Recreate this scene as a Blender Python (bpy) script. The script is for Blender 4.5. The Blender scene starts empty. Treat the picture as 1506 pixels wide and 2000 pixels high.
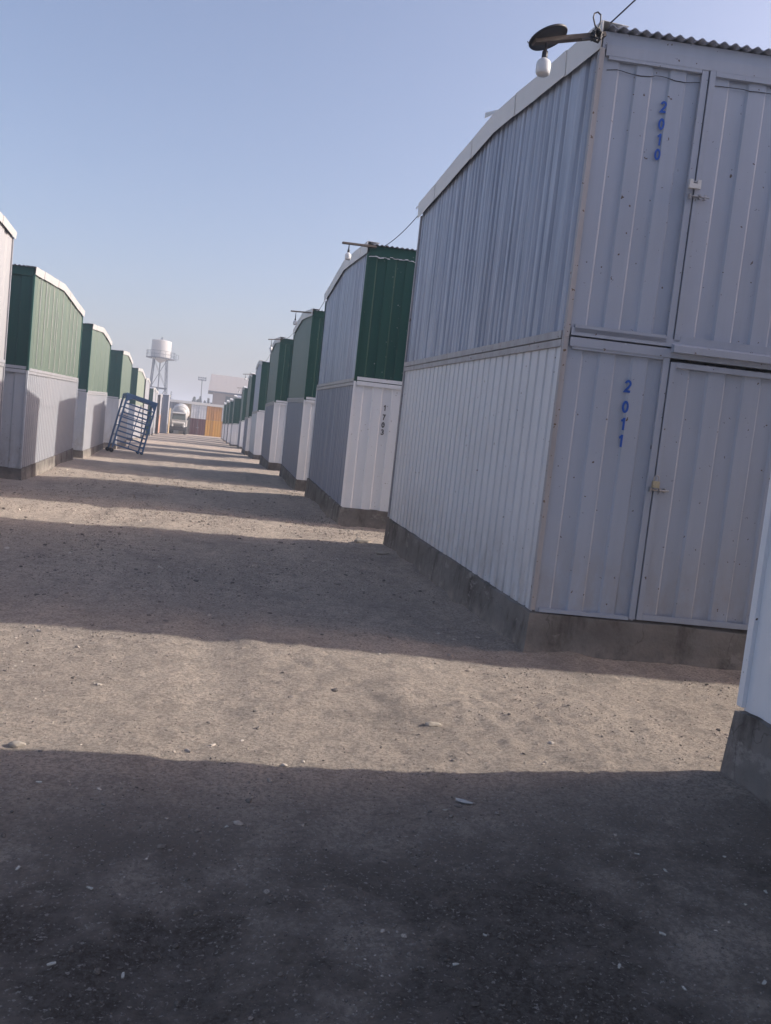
import bpy, bmesh, math, random
import numpy as np
from mathutils import Vector, Matrix

random.seed(7)
RNG = np.random.default_rng(11)
S = bpy.context.scene
COL = S.collection
R = math.radians

# ------------------------------------------------------------------ camera
CAM_H = 1.6
F_PX, PITCH, YAW, ROLL = 1602.83, -0.082135, -0.224945, 0.108885
cy, sy = math.cos(YAW), math.sin(YAW)
fwd = Vector((-sy * math.cos(PITCH), cy * math.cos(PITCH), math.sin(PITCH)))
rt = Vector((cy, sy, 0))
up = rt.cross(fwd)
cr = math.cos(ROLL) * rt + math.sin(ROLL) * up
cu = -math.sin(ROLL) * rt + math.cos(ROLL) * up
cam_data = bpy.data.cameras.new("camera")
cam = bpy.data.objects.new("camera", cam_data)
COL.objects.link(cam)
cam.matrix_world = Matrix(((cr.x, cu.x, -fwd.x, 0), (cr.y, cu.y, -fwd.y, 0), (cr.z, cu.z, -fwd.z, CAM_H), (0, 0, 0, 1)))
cam_data.sensor_fit = 'HORIZONTAL'
cam_data.sensor_width = 36.0
cam_data.lens = F_PX / 1506 * 36.0
cam_data.clip_start = 0.05
cam_data.clip_end = 5000
S.camera = cam

# ------------------------------------------------------------------ sky and sun
SUN_EL = R(27.0)
SUN_AZ = math.atan2(1.0, -0.105)             # clockwise from +Y
world = bpy.data.worlds.new("World")
S.world = world
world.use_nodes = True
wn = world.node_tree.nodes
wl = world.node_tree.links
sky = wn.new('ShaderNodeTexSky')
sky.sky_type = 'NISHITA'
sky.sun_disc = False
sky.sun_elevation = SUN_EL
sky.sun_rotation = SUN_AZ
sky.altitude = 300
sky.air_density = 1.0
sky.dust_density = 5.2
sky.ozone_density = 5.0
tint = wn.new('ShaderNodeMix')               # the camera's warm-lilac white balance
tint.data_type = 'RGBA'; tint.blend_type = 'MULTIPLY'
tint.inputs[0].default_value = 1.0
tint.inputs[7].default_value = (1.285, 1.0, 0.87, 1)
wl.new(sky.outputs[0], tint.inputs[6])
wl.new(tint.outputs[2], wn['Background'].inputs[0])
wn['Background'].inputs[1].default_value = 0.122
sun_data = bpy.data.lights.new("sun", 'SUN')
sun_data.energy = 3.0
sun_data.angle = R(0.53)
sun_data.color = (1.0, 0.93, 0.83)
sun = bpy.data.objects.new("sun", sun_data)
COL.objects.link(sun)
sd = Vector((math.sin(SUN_AZ) * math.cos(SUN_EL), math.cos(SUN_AZ) * math.cos(SUN_EL), math.sin(SUN_EL)))
sun.rotation_euler = sd.to_track_quat('Z', 'Y').to_euler()
sun.location = (40, -5, 30)
S.view_settings.view_transform = 'Standard'
S.view_settings.look = 'None'
S.view_settings.exposure = 1.05
S.view_settings.gamma = 1.0
S.cycles.max_bounces = 8
S.cycles.volume_bounces = 1
HAZE = 0.0021

# ------------------------------------------------------------------ helpers
def tag(o, label=None, cat=None, group=None, kind=None):
    if label: o['label'] = label
    if cat: o['category'] = cat
    if group: o['group'] = group
    if kind: o['kind'] = kind
    return o

def root(name, loc, label, cat, group=None):
    o = bpy.data.objects.new(name, None)
    o.empty_display_size = 0.2
    o.location = loc
    COL.objects.link(o)
    return tag(o, label, cat, group)

def link(name, bm, mat, parent=None, smooth=False, origin=None):
    """bm holds world coordinates; the object gets its origin at its parent (or at origin)."""
    me = bpy.data.meshes.new(name)
    off = Vector(parent_world(parent)) if parent else (Vector(origin) if origin else Vector((0, 0, 0)))
    if off.length: bmesh.ops.translate(bm, verts=bm.verts, vec=-off)
    bmesh.ops.recalc_face_normals(bm, faces=bm.faces)
    if smooth:
        for f in bm.faces: f.smooth = True
    bm.to_mesh(me)
    bm.free()
    me.materials.append(mat)
    o = bpy.data.objects.new(name, me)
    COL.objects.link(o)
    if parent: o.parent = parent
    else: o.location = off
    return o

def parent_world(p):
    v = Vector((0, 0, 0))
    while p:
        v = v + p.location
        p = p.parent
    return v

def quad(bm, pts):
    return bm.faces.new([bm.verts.new(p) for p in pts])

def prism8(bm, b, t):
    """closed hexahedron from 4 bottom and 4 top points"""
    v = [bm.verts.new(p) for p in list(b) + list(t)]
    for f in ((3, 2, 1, 0), (4, 5, 6, 7), (0, 1, 5, 4), (1, 2, 6, 5), (2, 3, 7, 6), (3, 0, 4, 7)):
        bm.faces.new([v[i] for i in f])
    return v

def box(bm, lo, hi, M=None):
    (x0, y0, z0), (x1, y1, z1) = lo, hi
    pts = [Vector(p) for p in ((x0, y0, z0), (x1, y0, z0), (x1, y1, z0), (x0, y1, z0), (x0, y0, z1), (x1, y0, z1), (x1, y1, z1), (x0, y1, z1))]
    if M: pts = [M @ p for p in pts]
    return prism8(bm, pts[:4], pts[4:])

def bar(bm, a, b, w, h=None, upv=(0, 0, 1)):
    """rectangular bar from a to b"""
    a, b = Vector(a), Vector(b)
    h = h or w
    d = (b - a).normalized()
    u = Vector(upv)
    s = d.cross(u)
    if s.length < 1e-4: s = d.cross(Vector((1, 0, 0)))
    s.normalize(); u = s.cross(d)
    c = [s * (w / 2) * i + u * (h / 2) * j for i, j in ((-1, -1), (1, -1), (1, 1), (-1, 1))]
    prism8(bm, [a + q for q in c], [b + q for q in c])

def tube(bm, pts, r, n=8, cap=True):
    pts = [Vector(p) for p in pts]
    rr = r if isinstance(r, (list, tuple)) else [r] * len(pts)
    rings = []
    prev = None
    for i, p in enumerate(pts):
        d = (pts[min(i + 1, len(pts) - 1)] - pts[max(i - 1, 0)]).normalized()
        if prev is None:
            s = d.cross(Vector((0, 0, 1)))
            if s.length < 1e-3: s = d.cross(Vector((1, 0, 0)))
        else:
            s = prev - d * prev.dot(d)
        s.normalize(); prev = s
        t = d.cross(s)
        rings.append([bm.verts.new(p + (s * math.cos(2 * math.pi * k / n) + t * math.sin(2 * math.pi * k / n)) * rr[i]) for k in range(n)])
    for a, b in zip(rings, rings[1:]):
        for k in range(n):
            bm.faces.new((a[k], a[(k + 1) % n], b[(k + 1) % n], b[k]))
    if cap:
        bm.faces.new(rings[0][::-1]); bm.faces.new(rings[-1])

def lathe(bm, c, prof, n=24, M=None):
    """prof: list of (radius, z) from the bottom; M optional 4x4 applied about c"""
    c = Vector(c)
    rings = []
    for r, z in prof:
        ring = []
        for k in range(n):
            p = Vector((r * math.cos(2 * math.pi * k / n), r * math.sin(2 * math.pi * k / n), z))
            if M: p = M @ p
            ring.append(bm.verts.new(c + p))
        rings.append(ring)
    for a, b in zip(rings, rings[1:]):
        for k in range(n):
            bm.faces.new((a[k], a[(k + 1) % n], b[(k + 1) % n], b[k]))
    bm.faces.new(rings[0][::-1]); bm.faces.new(rings[-1])

def NB(): return bmesh.new()

# ------------------------------------------------------------------ materials
def nodes(name):
    m = bpy.data.materials.new(name)
    m.use_nodes = True
    nt = m.node_tree
    b = nt.nodes['Principled BSDF']
    return m, nt, b

def N(nt, t, **kw):
    n = nt.nodes.new(t)
    for k, v in kw.items():
        if k in n.inputs.keys() if hasattr(n.inputs, 'keys') else False: n.inputs[k].default_value = v
        else: setattr(n, k, v)
    return n

def ramp(nt, fac, p0, p1, c0=(0, 0, 0, 1), c1=(1, 1, 1, 1)):
    r = nt.nodes.new('ShaderNodeValToRGB')
    r.color_ramp.elements[0].position = p0; r.color_ramp.elements[0].color = c0
    r.color_ramp.elements[1].position = p1; r.color_ramp.elements[1].color = c1
    nt.links.new(fac, r.inputs[0])
    return r.outputs[0]

def mix(nt, fac, a, b, mode='MIX'):
    n = nt.nodes.new('ShaderNodeMix'); n.data_type = 'RGBA'; n.blend_type = mode
    for s, v in ((0, fac), (6, a), (7, b)):
        if hasattr(v, 'node'): nt.links.new(v, n.inputs[s])
        else: n.inputs[s].default_value = v if s == 0 or len(v) == 4 else (*v, 1)
    return n.outputs[2]

def pos_noise(nt, scale, detail=4, rough=0.55, stretch=(1, 1, 1)):
    g = nt.nodes.new('ShaderNodeNewGeometry')
    mp = nt.nodes.new('ShaderNodeMapping')
    mp.inputs['Scale'].default_value = stretch
    nt.links.new(g.outputs['Position'], mp.inputs[0])
    n = nt.nodes.new('ShaderNodeTexNoise')
    n.inputs['Scale'].default_value = scale; n.inputs['Detail'].default_value = detail; n.inputs['Roughness'].default_value = rough
    nt.links.new(mp.outputs[0], n.inputs['Vector'])
    return n.outputs['Fac']

def bump(nt, b, h, strength, dist=0.01):
    bp = nt.nodes.new('ShaderNodeBump')
    bp.inputs['Strength'].default_value = strength; bp.inputs['Distance'].default_value = dist
    nt.links.new(h, bp.inputs['Height']); nt.links.new(bp.outputs[0], b.inputs['Normal'])

def sheet_paint(name, col, dark=None, rough=0.5, metallic=0.0, streak=0.35, chip=0.0, chip_col=(0.10, 0.07, 0.05), grime=0.25, spec=0.4, dent=0.12, mud=0.0):
    """painted sheet steel: vertical streaks, blotches, chipped spots, slight dents"""
    m, nt, b = nodes(name)
    dark = dark or tuple(c * 0.72 for c in col)
    s = ramp(nt, pos_noise(nt, 9, 5, 0.6, (1, 1, 0.06)), 0.36, 0.72)
    sm = nt.nodes.new('ShaderNodeMath'); sm.operation = 'MULTIPLY'; sm.inputs[1].default_value = streak
    nt.links.new(s, sm.inputs[0])
    c = mix(nt, sm.outputs[0], col, dark)
    g = ramp(nt, pos_noise(nt, 1.3, 5, 0.6), 0.45, 0.8)
    gm = nt.nodes.new('ShaderNodeMath'); gm.operation = 'MULTIPLY'; gm.inputs[1].default_value = grime
    nt.links.new(g, gm.inputs[0])
    c = mix(nt, gm.outputs[0], c, tuple(0.6 * a + 0.4 * d for a, d in zip(dark, (0.28, 0.25, 0.21))))
    if mud:
        gp = nt.nodes.new('ShaderNodeNewGeometry'); sp = nt.nodes.new('ShaderNodeSeparateXYZ'); nt.links.new(gp.outputs['Position'], sp.inputs[0])
        mr = nt.nodes.new('ShaderNodeMapRange'); mr.inputs[1].default_value = 1.15; mr.inputs[2].default_value = 0.42
        nt.links.new(sp.outputs[2], mr.inputs[0])
        mn = ramp(nt, pos_noise(nt, 7, 6, 0.7, (1, 1, 0.5)), 0.38, 0.68)
        m1 = nt.nodes.new('ShaderNodeMath'); m1.operation = 'MULTIPLY'; nt.links.new(mn, m1.inputs[0]); nt.links.new(mr.outputs[0], m1.inputs[1])
        m2 = nt.nodes.new('ShaderNodeMath'); m2.operation = 'MULTIPLY'; m2.inputs[1].default_value = mud; nt.links.new(m1.outputs[0], m2.inputs[0])
        c = mix(nt, m2.outputs[0], c, (0.27, 0.235, 0.20))
    if chip:
        k = ramp(nt, pos_noise(nt, 26, 3, 0.5), 0.74 - chip * 0.1, 0.76 - chip * 0.1)
        c = mix(nt, k, c, chip_col)
    nt.links.new(c, b.inputs['Base Color'])
    b.inputs['Roughness'].default_value = rough
    b.inputs['Metallic'].default_value = metallic
    b.inputs['Specular IOR Level'].default_value = spec
    bump(nt, b, pos_noise(nt, 2.2, 2, 0.4), dent, 0.03)
    return m

def plain(name, col, rough=0.6, metallic=0.0, var=0.2, scale=8, spec=0.4):
    m, nt, b = nodes(name)
    n = ramp(nt, pos_noise(nt, scale, 5, 0.6), 0.3, 0.75)
    c = mix(nt, n, col, tuple(x * (1 - var) for x in col))
    nt.links.new(c, b.inputs['Base Color'])
    b.inputs['Roughness'].default_value = rough
    b.inputs['Metallic'].default_value = metallic
    b.inputs['Specular IOR Level'].default_value = spec
    return m

M = {}
M['white'] = sheet_paint('white_sheet', (0.575, 0.60, 0.635), (0.475, 0.50, 0.54), streak=0.45, chip=0.3, grime=0.3, mud=0.55, dent=0.25)
M['white_old'] = sheet_paint('weathered_white_sheet', (0.275, 0.283, 0.31), (0.235, 0.243, 0.27), streak=0.4, chip=0.2, grime=0.3)
M['white_clean'] = sheet_paint('clean_white_sheet', (0.72, 0.745, 0.775), (0.62, 0.645, 0.68), streak=0.35, chip=0.3, grime=0.2, dent=0.2)
M['grey'] = sheet_paint('grey_blue_sheet', (0.345, 0.39, 0.475), (0.29, 0.335, 0.415), streak=0.5, chip=0.35, grime=0.3, mud=0.5, dent=0.25)
M['galv'] = sheet_paint('dull_galvanised_sheet', (0.36, 0.405, 0.49), (0.145, 0.175, 0.245), streak=0.8, chip=0.0, grime=0.25, rough=0.45, metallic=0.1)
M['bluegrey'] = sheet_paint('pale_blue_grey_sheet', (0.205, 0.235, 0.305), (0.14, 0.16, 0.215), streak=0.6, chip=0.1, grime=0.2)
M['green'] = sheet_paint('dark_green_sheet', (0.010, 0.068, 0.052), (0.007, 0.048, 0.038), streak=0.5, chip=0.2, chip_col=(0.3, 0.32, 0.3), grime=0.06, spec=0.3)
M['green_veiled'] = sheet_paint('flare_lightened_green_sheet', (0.032, 0.105, 0.092), (0.024, 0.08, 0.07), streak=0.5, grime=0.1, spec=0.3)  # dark green lightened so the paint carries the veiling flare on the left
M['green_side'] = sheet_paint('faded_green_sheet', (0.10, 0.16, 0.14), (0.06, 0.11, 0.095), streak=0.6, chip=0.0, grime=0.25)
M['sage'] = sheet_paint('pale_green_sheet', (0.118, 0.155, 0.125), (0.10, 0.134, 0.107), streak=0.35, chip=0.0, grime=0.2)
M['pale_sage'] = sheet_paint('pale_sage_sheet', (0.20, 0.235, 0.19), (0.17, 0.20, 0.16), streak=0.35, grime=0.2)
M['brown'] = sheet_paint('brown_sheet', (0.12, 0.10, 0.09), streak=0.3)
M['salmon'] = sheet_paint('salmon_sheet', (0.45, 0.27, 0.20), streak=0.3)
M['white_left'] = sheet_paint('bright_white_sheet', (0.335, 0.335, 0.345), (0.30, 0.30, 0.31), streak=0.2, grime=0.1)
M['trim_old'] = sheet_paint('weathered_white_trim', (0.42, 0.42, 0.415), (0.35, 0.35, 0.345), streak=0.2, grime=0.15)
M['trim'] = sheet_paint('white_trim', (0.60, 0.60, 0.59), (0.50, 0.50, 0.49), streak=0.2, grime=0.15)
M['frame'] = sheet_paint('weathered_frame', (0.34, 0.345, 0.37), (0.17, 0.155, 0.15), streak=0.5, chip=0.8, chip_col=(0.12, 0.08, 0.055), grime=0.4)
M['frame_grey'] = sheet_paint('grey_frame', (0.335, 0.375, 0.45), (0.26, 0.29, 0.355), streak=0.4, chip=0.4, grime=0.2)
M['roof'] = sheet_paint('roof_sheet', (0.30, 0.33, 0.40), (0.21, 0.235, 0.29), streak=0.2, rough=0.5)
M['steel'] = plain('bare_steel', (0.45, 0.45, 0.46), 0.35, 0.8, 0.3)
M['brass'] = plain('brass_lock', (0.52, 0.47, 0.33), 0.4, 0.5, 0.3, 60)
M['locksteel'] = plain('satin_lock', (0.62, 0.62, 0.60), 0.4, 0.2, 0.15, 60)
M['dark'] = plain('black_plastic', (0.03, 0.032, 0.04), 0.5, 0, 0.2)
M['slot'] = plain('deep_gap', (0.03, 0.03, 0.035), 0.9)
M['wood'] = plain('weathered_wood', (0.12, 0.10, 0.09), 0.8, 0, 0.4, 30)
M['bulb'] = plain('opal_bulb', (0.62, 0.64, 0.66), 0.3, 0, 0.05)
M['bluepaint'] = plain('blue_digit_paint', (0.010, 0.085, 0.42), 0.5, 0, 0.25, 40)
M['blackpaint'] = plain('black_digit_paint', (0.03, 0.03, 0.035), 0.5, 0, 0.2, 40)
M['cart'] = sheet_paint('blue_cart_paint', (0.05, 0.125, 0.26), (0.035, 0.085, 0.185), streak=0.4, chip=0.4, grime=0.1)
M['rubber'] = plain('rubber', (0.025, 0.025, 0.027), 0.85)
M['rust'] = plain('rusty_iron', (0.10, 0.055, 0.035), 0.8, 0.1, 0.5, 30)
M['tank'] = sheet_paint('white_tank', (0.42, 0.42, 0.42), (0.34, 0.34, 0.35), streak=0.4, grime=0.2)
M['towersteel'] = plain('grey_tower_steel', (0.07, 0.085, 0.12), 0.6, 0.1, 0.2, 1)
M['truckwhite'] = plain('truck_white', (0.48, 0.48, 0.47), 0.4, 0, 0.25, 2)
M['glass'] = plain('dark_glass', (0.10, 0.12, 0.11), 0.12, 0, 0.2, 1)
M['chassis'] = plain('dark_chassis', (0.045, 0.047, 0.055), 0.7, 0, 0.4, 4)
M['maroon'] = sheet_paint('maroon_sheet', (0.10, 0.028, 0.032), streak=0.3)
M['orange'] = sheet_paint('orange_sheet', (0.50, 0.25, 0.075), streak=0.3, grime=0.15)
M['ochre'] = sheet_paint('ochre_sheet', (0.60, 0.32, 0.05), streak=0.3, grime=0.1)
M['tan'] = sheet_paint('tan_sheet', (0.40, 0.31, 0.19), streak=0.3)
M['hallroof'] = sheet_paint('hall_roof_sheet', (0.34, 0.31, 0.295), (0.26, 0.23, 0.22), streak=0.5, grime=0.3)
M['plaster'] = plain('grey_plaster', (0.30, 0.26, 0.25), 0.9, 0, 0.25, 0.6)
M['bark'] = plain('bark', (0.08, 0.06, 0.045), 0.9, 0, 0.4, 3)
M['needles'] = plain('dark_conifer', (0.035, 0.05, 0.035), 0.8, 0, 0.5, 0.6)
M['scrap'] = plain('pale_scrap', (0.42, 0.42, 0.41), 0.8, 0, 0.2, 40)
M['cigarette'] = plain('paper_scrap', (0.45, 0.43, 0.38), 0.8, 0, 0.2, 40)

def concrete():
    m, nt, b = nodes('rough_concrete')
    a = ramp(nt, pos_noise(nt, 1.6, 7, 0.7), 0.34, 0.66)
    c = mix(nt, a, (0.12, 0.108, 0.098), (0.215, 0.20, 0.185))
    s_ = ramp(nt, pos_noise(nt, 4, 6, 0.65, (1, 1, 0.35)), 0.5, 0.66)
    c = mix(nt, s_, c, (0.075, 0.066, 0.058))
    p = ramp(nt, pos_noise(nt, 3.1, 7, 0.75, (1, 1, 1.6)), 0.58, 0.64)
    c = mix(nt, p, c, (0.26, 0.245, 0.225))
    # hairline cracks
    g = nt.nodes.new('ShaderNodeNewGeometry')
    v = nt.nodes.new('ShaderNodeTexVoronoi'); v.feature = 'DISTANCE_TO_EDGE'; v.inputs['Scale'].default_value = 1.1
    w = nt.nodes.new('ShaderNodeVectorMath'); w.operation = 'ADD'
    nz = nt.nodes.new('ShaderNodeTexNoise'); nz.inputs['Scale'].default_value = 4; nz.inputs['Detail'].default_value = 5
    nt.links.new(g.outputs['Position'], nz.inputs['Vector'])
    sc = nt.nodes.new('ShaderNodeVectorMath'); sc.operation = 'SCALE'; sc.inputs['Scale'].default_value = 0.35
    nt.links.new(nz.outputs['Color'], sc.inputs[0])
    nt.links.new(g.outputs['Position'], w.inputs[0]); nt.links.new(sc.outputs[0], w.inputs[1]); nt.links.new(w.outputs[0], v.inputs['Vector'])
    k = ramp(nt, v.outputs['Distance'], 0.001, 0.005, (0.6, 0.6, 0.6, 1), (0, 0, 0, 1))
    c = mix(nt, k, c, (0.07, 0.063, 0.056))
    # pale dust clinging near the ground
    sp = nt.nodes.new('ShaderNodeSeparateXYZ'); nt.links.new(g.outputs['Position'], sp.inputs[0])
    mr = nt.nodes.new('ShaderNodeMapRange'); mr.inputs[1].default_value = 0.24; mr.inputs[2].default_value = 0.08
    nt.links.new(sp.outputs[2], mr.inputs[0])
    m1 = nt.nodes.new('ShaderNodeMath'); m1.operation = 'MULTIPLY'
    nt.links.new(ramp(nt, pos_noise(nt, 6, 6, 0.7), 0.35, 0.65), m1.inputs[0]); nt.links.new(mr.outputs[0], m1.inputs[1])
    c = mix(nt, m1.outputs[0], c, (0.30, 0.265, 0.23))
    nt.links.new(c, b.inputs['Base Color'])
    b.inputs['Roughness'].default_value = 0.95
    b.inputs['Specular IOR Level'].default_value = 0.2
    bump(nt, b, pos_noise(nt, 12, 8, 0.7), 0.6, 0.02)
    return m
M['concrete'] = concrete()

def stain_shade_mask(nt):
    # dark soil stains, spread wide so their colour also carries the foreground shade
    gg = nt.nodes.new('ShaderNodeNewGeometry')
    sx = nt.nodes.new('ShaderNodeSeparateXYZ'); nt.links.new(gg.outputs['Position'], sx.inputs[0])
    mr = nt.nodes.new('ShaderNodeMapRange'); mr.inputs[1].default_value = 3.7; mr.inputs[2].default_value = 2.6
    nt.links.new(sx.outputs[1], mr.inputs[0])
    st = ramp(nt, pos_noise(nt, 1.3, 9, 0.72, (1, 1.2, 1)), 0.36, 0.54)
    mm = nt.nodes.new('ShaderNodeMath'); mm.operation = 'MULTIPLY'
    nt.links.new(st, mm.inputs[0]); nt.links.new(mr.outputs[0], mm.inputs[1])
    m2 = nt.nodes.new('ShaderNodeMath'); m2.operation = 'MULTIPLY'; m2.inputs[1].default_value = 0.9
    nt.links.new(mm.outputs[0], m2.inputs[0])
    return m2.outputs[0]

def dirt():
    m, nt, b = nodes('gravelly_dirt')
    big = ramp(nt, pos_noise(nt, 0.55, 5, 0.6), 0.35, 0.68)
    c = mix(nt, big, (0.60, 0.505, 0.42), (0.48, 0.41, 0.35))
    track = ramp(nt, pos_noise(nt, 1.3, 5, 0.6, (1, 0.22, 1)), 0.48, 0.66)      # worn strips along the lane
    c = mix(nt, track, c, (0.66, 0.56, 0.465))
    dark = ramp(nt, pos_noise(nt, 0.9, 6, 0.7, (1.3, 0.8, 1)), 0.55, 0.72)
    c = mix(nt, dark, c, (0.29, 0.255, 0.225))
    c = mix(nt, stain_shade_mask(nt), c, (0.085, 0.07, 0.058))  # soil stains plus painted foreground shade
    clod = ramp(nt, pos_noise(nt, 7, 9, 0.8), 0.47, 0.60)
    c = mix(nt, 0.5, c, mix(nt, clod, c, (0.26, 0.225, 0.197)))
    grit = ramp(nt, pos_noise(nt, 48, 5, 0.8), 0.44, 0.60)
    c = mix(nt, 0.8, c, mix(nt, grit, c, (0.245, 0.215, 0.19)))
    sp = ramp(nt, pos_noise(nt, 70, 3, 0.6), 0.60, 0.68)
    c = mix(nt, sp, c, (0.5, 0.45, 0.4))
    nt.links.new(c, b.inputs['Base Color'])
    b.inputs['Roughness'].default_value = 1.0
    b.inputs['Specular IOR Level'].default_value = 0.1
    ad = nt.nodes.new('ShaderNodeMath'); ad.operation = 'ADD'
    nt.links.new(pos_noise(nt, 36, 8, 0.85), ad.inputs[0]); nt.links.new(pos_noise(nt, 6, 6, 0.65), ad.inputs[1])
    bump(nt, b, ad.outputs[0], 1.0, 0.035)
    return m
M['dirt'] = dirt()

def stone_mat():
    m, nt, b = nodes('grey_stones')
    oi = nt.nodes.new('ShaderNodeNewGeometry')
    r = nt.nodes.new('ShaderNodeValToRGB')
    e = r.color_ramp.elements
    e[0].color = (0.13, 0.115, 0.105, 1); e[1].color = (0.56, 0.49, 0.42, 1)
    x = e.new(0.72); x.color = (0.33, 0.285, 0.245, 1)
    nt.links.new(oi.outputs['Random Per Island'], r.inputs[0])
    c = mix(nt, stain_shade_mask(nt), r.outputs[0], (0.10, 0.085, 0.072))  # stones take the same stains and painted shade
    nt.links.new(c, b.inputs['Base Color'])
    b.inputs['Roughness'].default_value = 0.95
    b.inputs['Specular IOR Level'].default_value = 0.2
    return m
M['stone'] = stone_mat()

# ------------------------------------------------------------------ ground
CTRL = np.array([(2.6, 3.54, .11), (2.6, 5.9, .05), (4.2, 5.8, .06), (4.2, 3.6, .12), (2.6, 11.5, .14), (2.4, 14.3, .07), (2.4, 18.9, .16), (2.4, 22.2, .11),
                 (2.4, 26.8, .2), (2.3, 30.3, .2), (2.2, 39, .22), (2.2, 46, .16), (2.4, 60, .12), (2, 75, .05), (2, 110, .1),
                 (-3.7, 18.6, 0.0), (-3.7, 25.4, .15), (-3.9, 28.9, .02), (-3.9, 34.4, .16), (-3.9, 39.2, .03), (-4.3, 52, .1), (-4.6, 75, .05), (-4.6, 110, 0),
                 (0, 0, 0), (-1, 2, .02), (1, 2, .04), (0, 4, .04), (0, 6, .05), (-2, 6, .04), (-2.5, 13, .04), (0, 13, .08), (-2.5, 9, .04), (0, 20, .1), (-2, 20, .08),
                 (0, 30, .13), (0, 40, .13), (0, 52, .12), (0, 75, .08), (0, 110, .1), (0, 300, .1), (-300, 100, .1), (300, 100, .1), (0, -300, 0)])
def gz(x, y):
    x = np.asarray(x, float); y = np.asarray(y, float)
    d2 = (x[..., None] - CTRL[:, 0]) ** 2 + ((y[..., None] - CTRL[:, 1]) / 1.4) ** 2
    w = 1.0 / (d2 + 0.5) ** 2
    return (w * CTRL[:, 2]).sum(-1) / w.sum(-1)
def G(x, y): return float(gz(np.array([x]), np.array([y]))[0])

def vnoise(x, y, seed):
    """smooth value noise"""
    rng = np.random.default_rng(seed)
    T = rng.random((256, 256))
    xi = np.floor(x).astype(int); yi = np.floor(y).astype(int)
    fx = x - xi; fy = y - yi
    fx = fx * fx * (3 - 2 * fx); fy = fy * fy * (3 - 2 * fy)
    a = T[xi % 256, yi % 256]; b_ = T[(xi + 1) % 256, yi % 256]; c = T[xi % 256, (yi + 1) % 256]; d = T[(xi + 1) % 256, (yi + 1) % 256]
    return (a * (1 - fx) + b_ * fx) * (1 - fy) + (c * (1 - fx) + d * fx) * fy - 0.5

def gdetail(x, y):
    near = np.clip(1 - (np.abs(y) - 25) / 40, 0, 1)
    base = (vnoise(x * 1.3, y * 0.9, 1) * 0.030 + vnoise(x * 3.7, y * 3.1, 2) * 0.014 + vnoise(x * 8, y * 8, 3) * 0.010 + vnoise(x * 15, y * 15, 4) * 0.014 * (0.5 + vnoise(x * 1.1, y * .9, 12)) * 1.6 + vnoise(x * 31, y * 31, 13) * 0.009 * (0.6 + vnoise(x * 1.7, y * 1.3, 14)) * 1.5) * near
    # wheel ruts along the lane, wandering a little
    wob = vnoise(y * 0.13, y * 0 + 3.3, 6) * 0.9
    for cx in (-1.55, 0.05):
        d = x - cx - wob
        base = base + (-0.022 * np.exp(-(d / .17) ** 2) + 0.010 * np.exp(-((np.abs(d) - .33) / .12) ** 2)) * near * (0.5 + vnoise(x * .7, y * .5, 8))
    # soil and grit banked against the plinths
    lump = 0.5 + vnoise(x * 3, y * 3, 9)
    for (a, b_) in ((-2, 3.65), (6.0, 11.6), (14.3, 19.0)):
        xw = 2.62 if b_ < 12 else 2.42
        m_ = 1 / (1 + np.exp(-(y - a) * 14)) / (1 + np.exp((y - b_) * 14))
        base = base + 0.055 * lump * np.exp(-((x - xw) / .22) ** 2) * m_
    df = (y - (6.05 - 0.148 * (x - 2.687)))
    base = base + 0.05 * lump * np.exp(-(df / .22) ** 2) / (1 + np.exp(-(x - 2.6) * 14))
    return base

def grid_axis(lo, hi, step, far_lo, far_hi, g=1.35):
    mid = np.arange(lo, hi + 1e-6, step)
    a, s = [], step
    x = lo
    while x > far_lo:
        s *= g; x -= s; a.append(x)
    b_, s, x = [], step, hi
    while x < far_hi:
        s *= g; x += s; b_.append(x)
    return np.array(a[::-1] + list(mid) + b_)

xs = grid_axis(-4.2, 4.8, 0.028, -1500, 1500)
ys = grid_axis(1.8, 13.0, 0.028, -1200, 2500, 1.05)
X, Y = np.meshgrid(xs, ys)
Z = gz(X, Y) + gdetail(X, Y)
me = bpy.data.meshes.new('ground')
nx, ny = len(xs), len(ys)
vv = np.stack([X, Y, Z], -1).reshape(-1, 3)
idx = np.arange(nx * ny).reshape(ny, nx)
ff = np.stack([idx[:-1, :-1], idx[:-1, 1:], idx[1:, 1:], idx[1:, :-1]], -1).reshape(-1, 4)
me.from_pydata(vv.tolist(), [], ff.tolist())
me.polygons.foreach_set('use_smooth', np.ones(len(ff), bool))
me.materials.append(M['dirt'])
ground = bpy.data.objects.new('ground', me)
COL.objects.link(ground)
tag(ground, 'pale gravelly dirt lane with worn strips running between the storage blocks', 'ground', None, 'structure')

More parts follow.
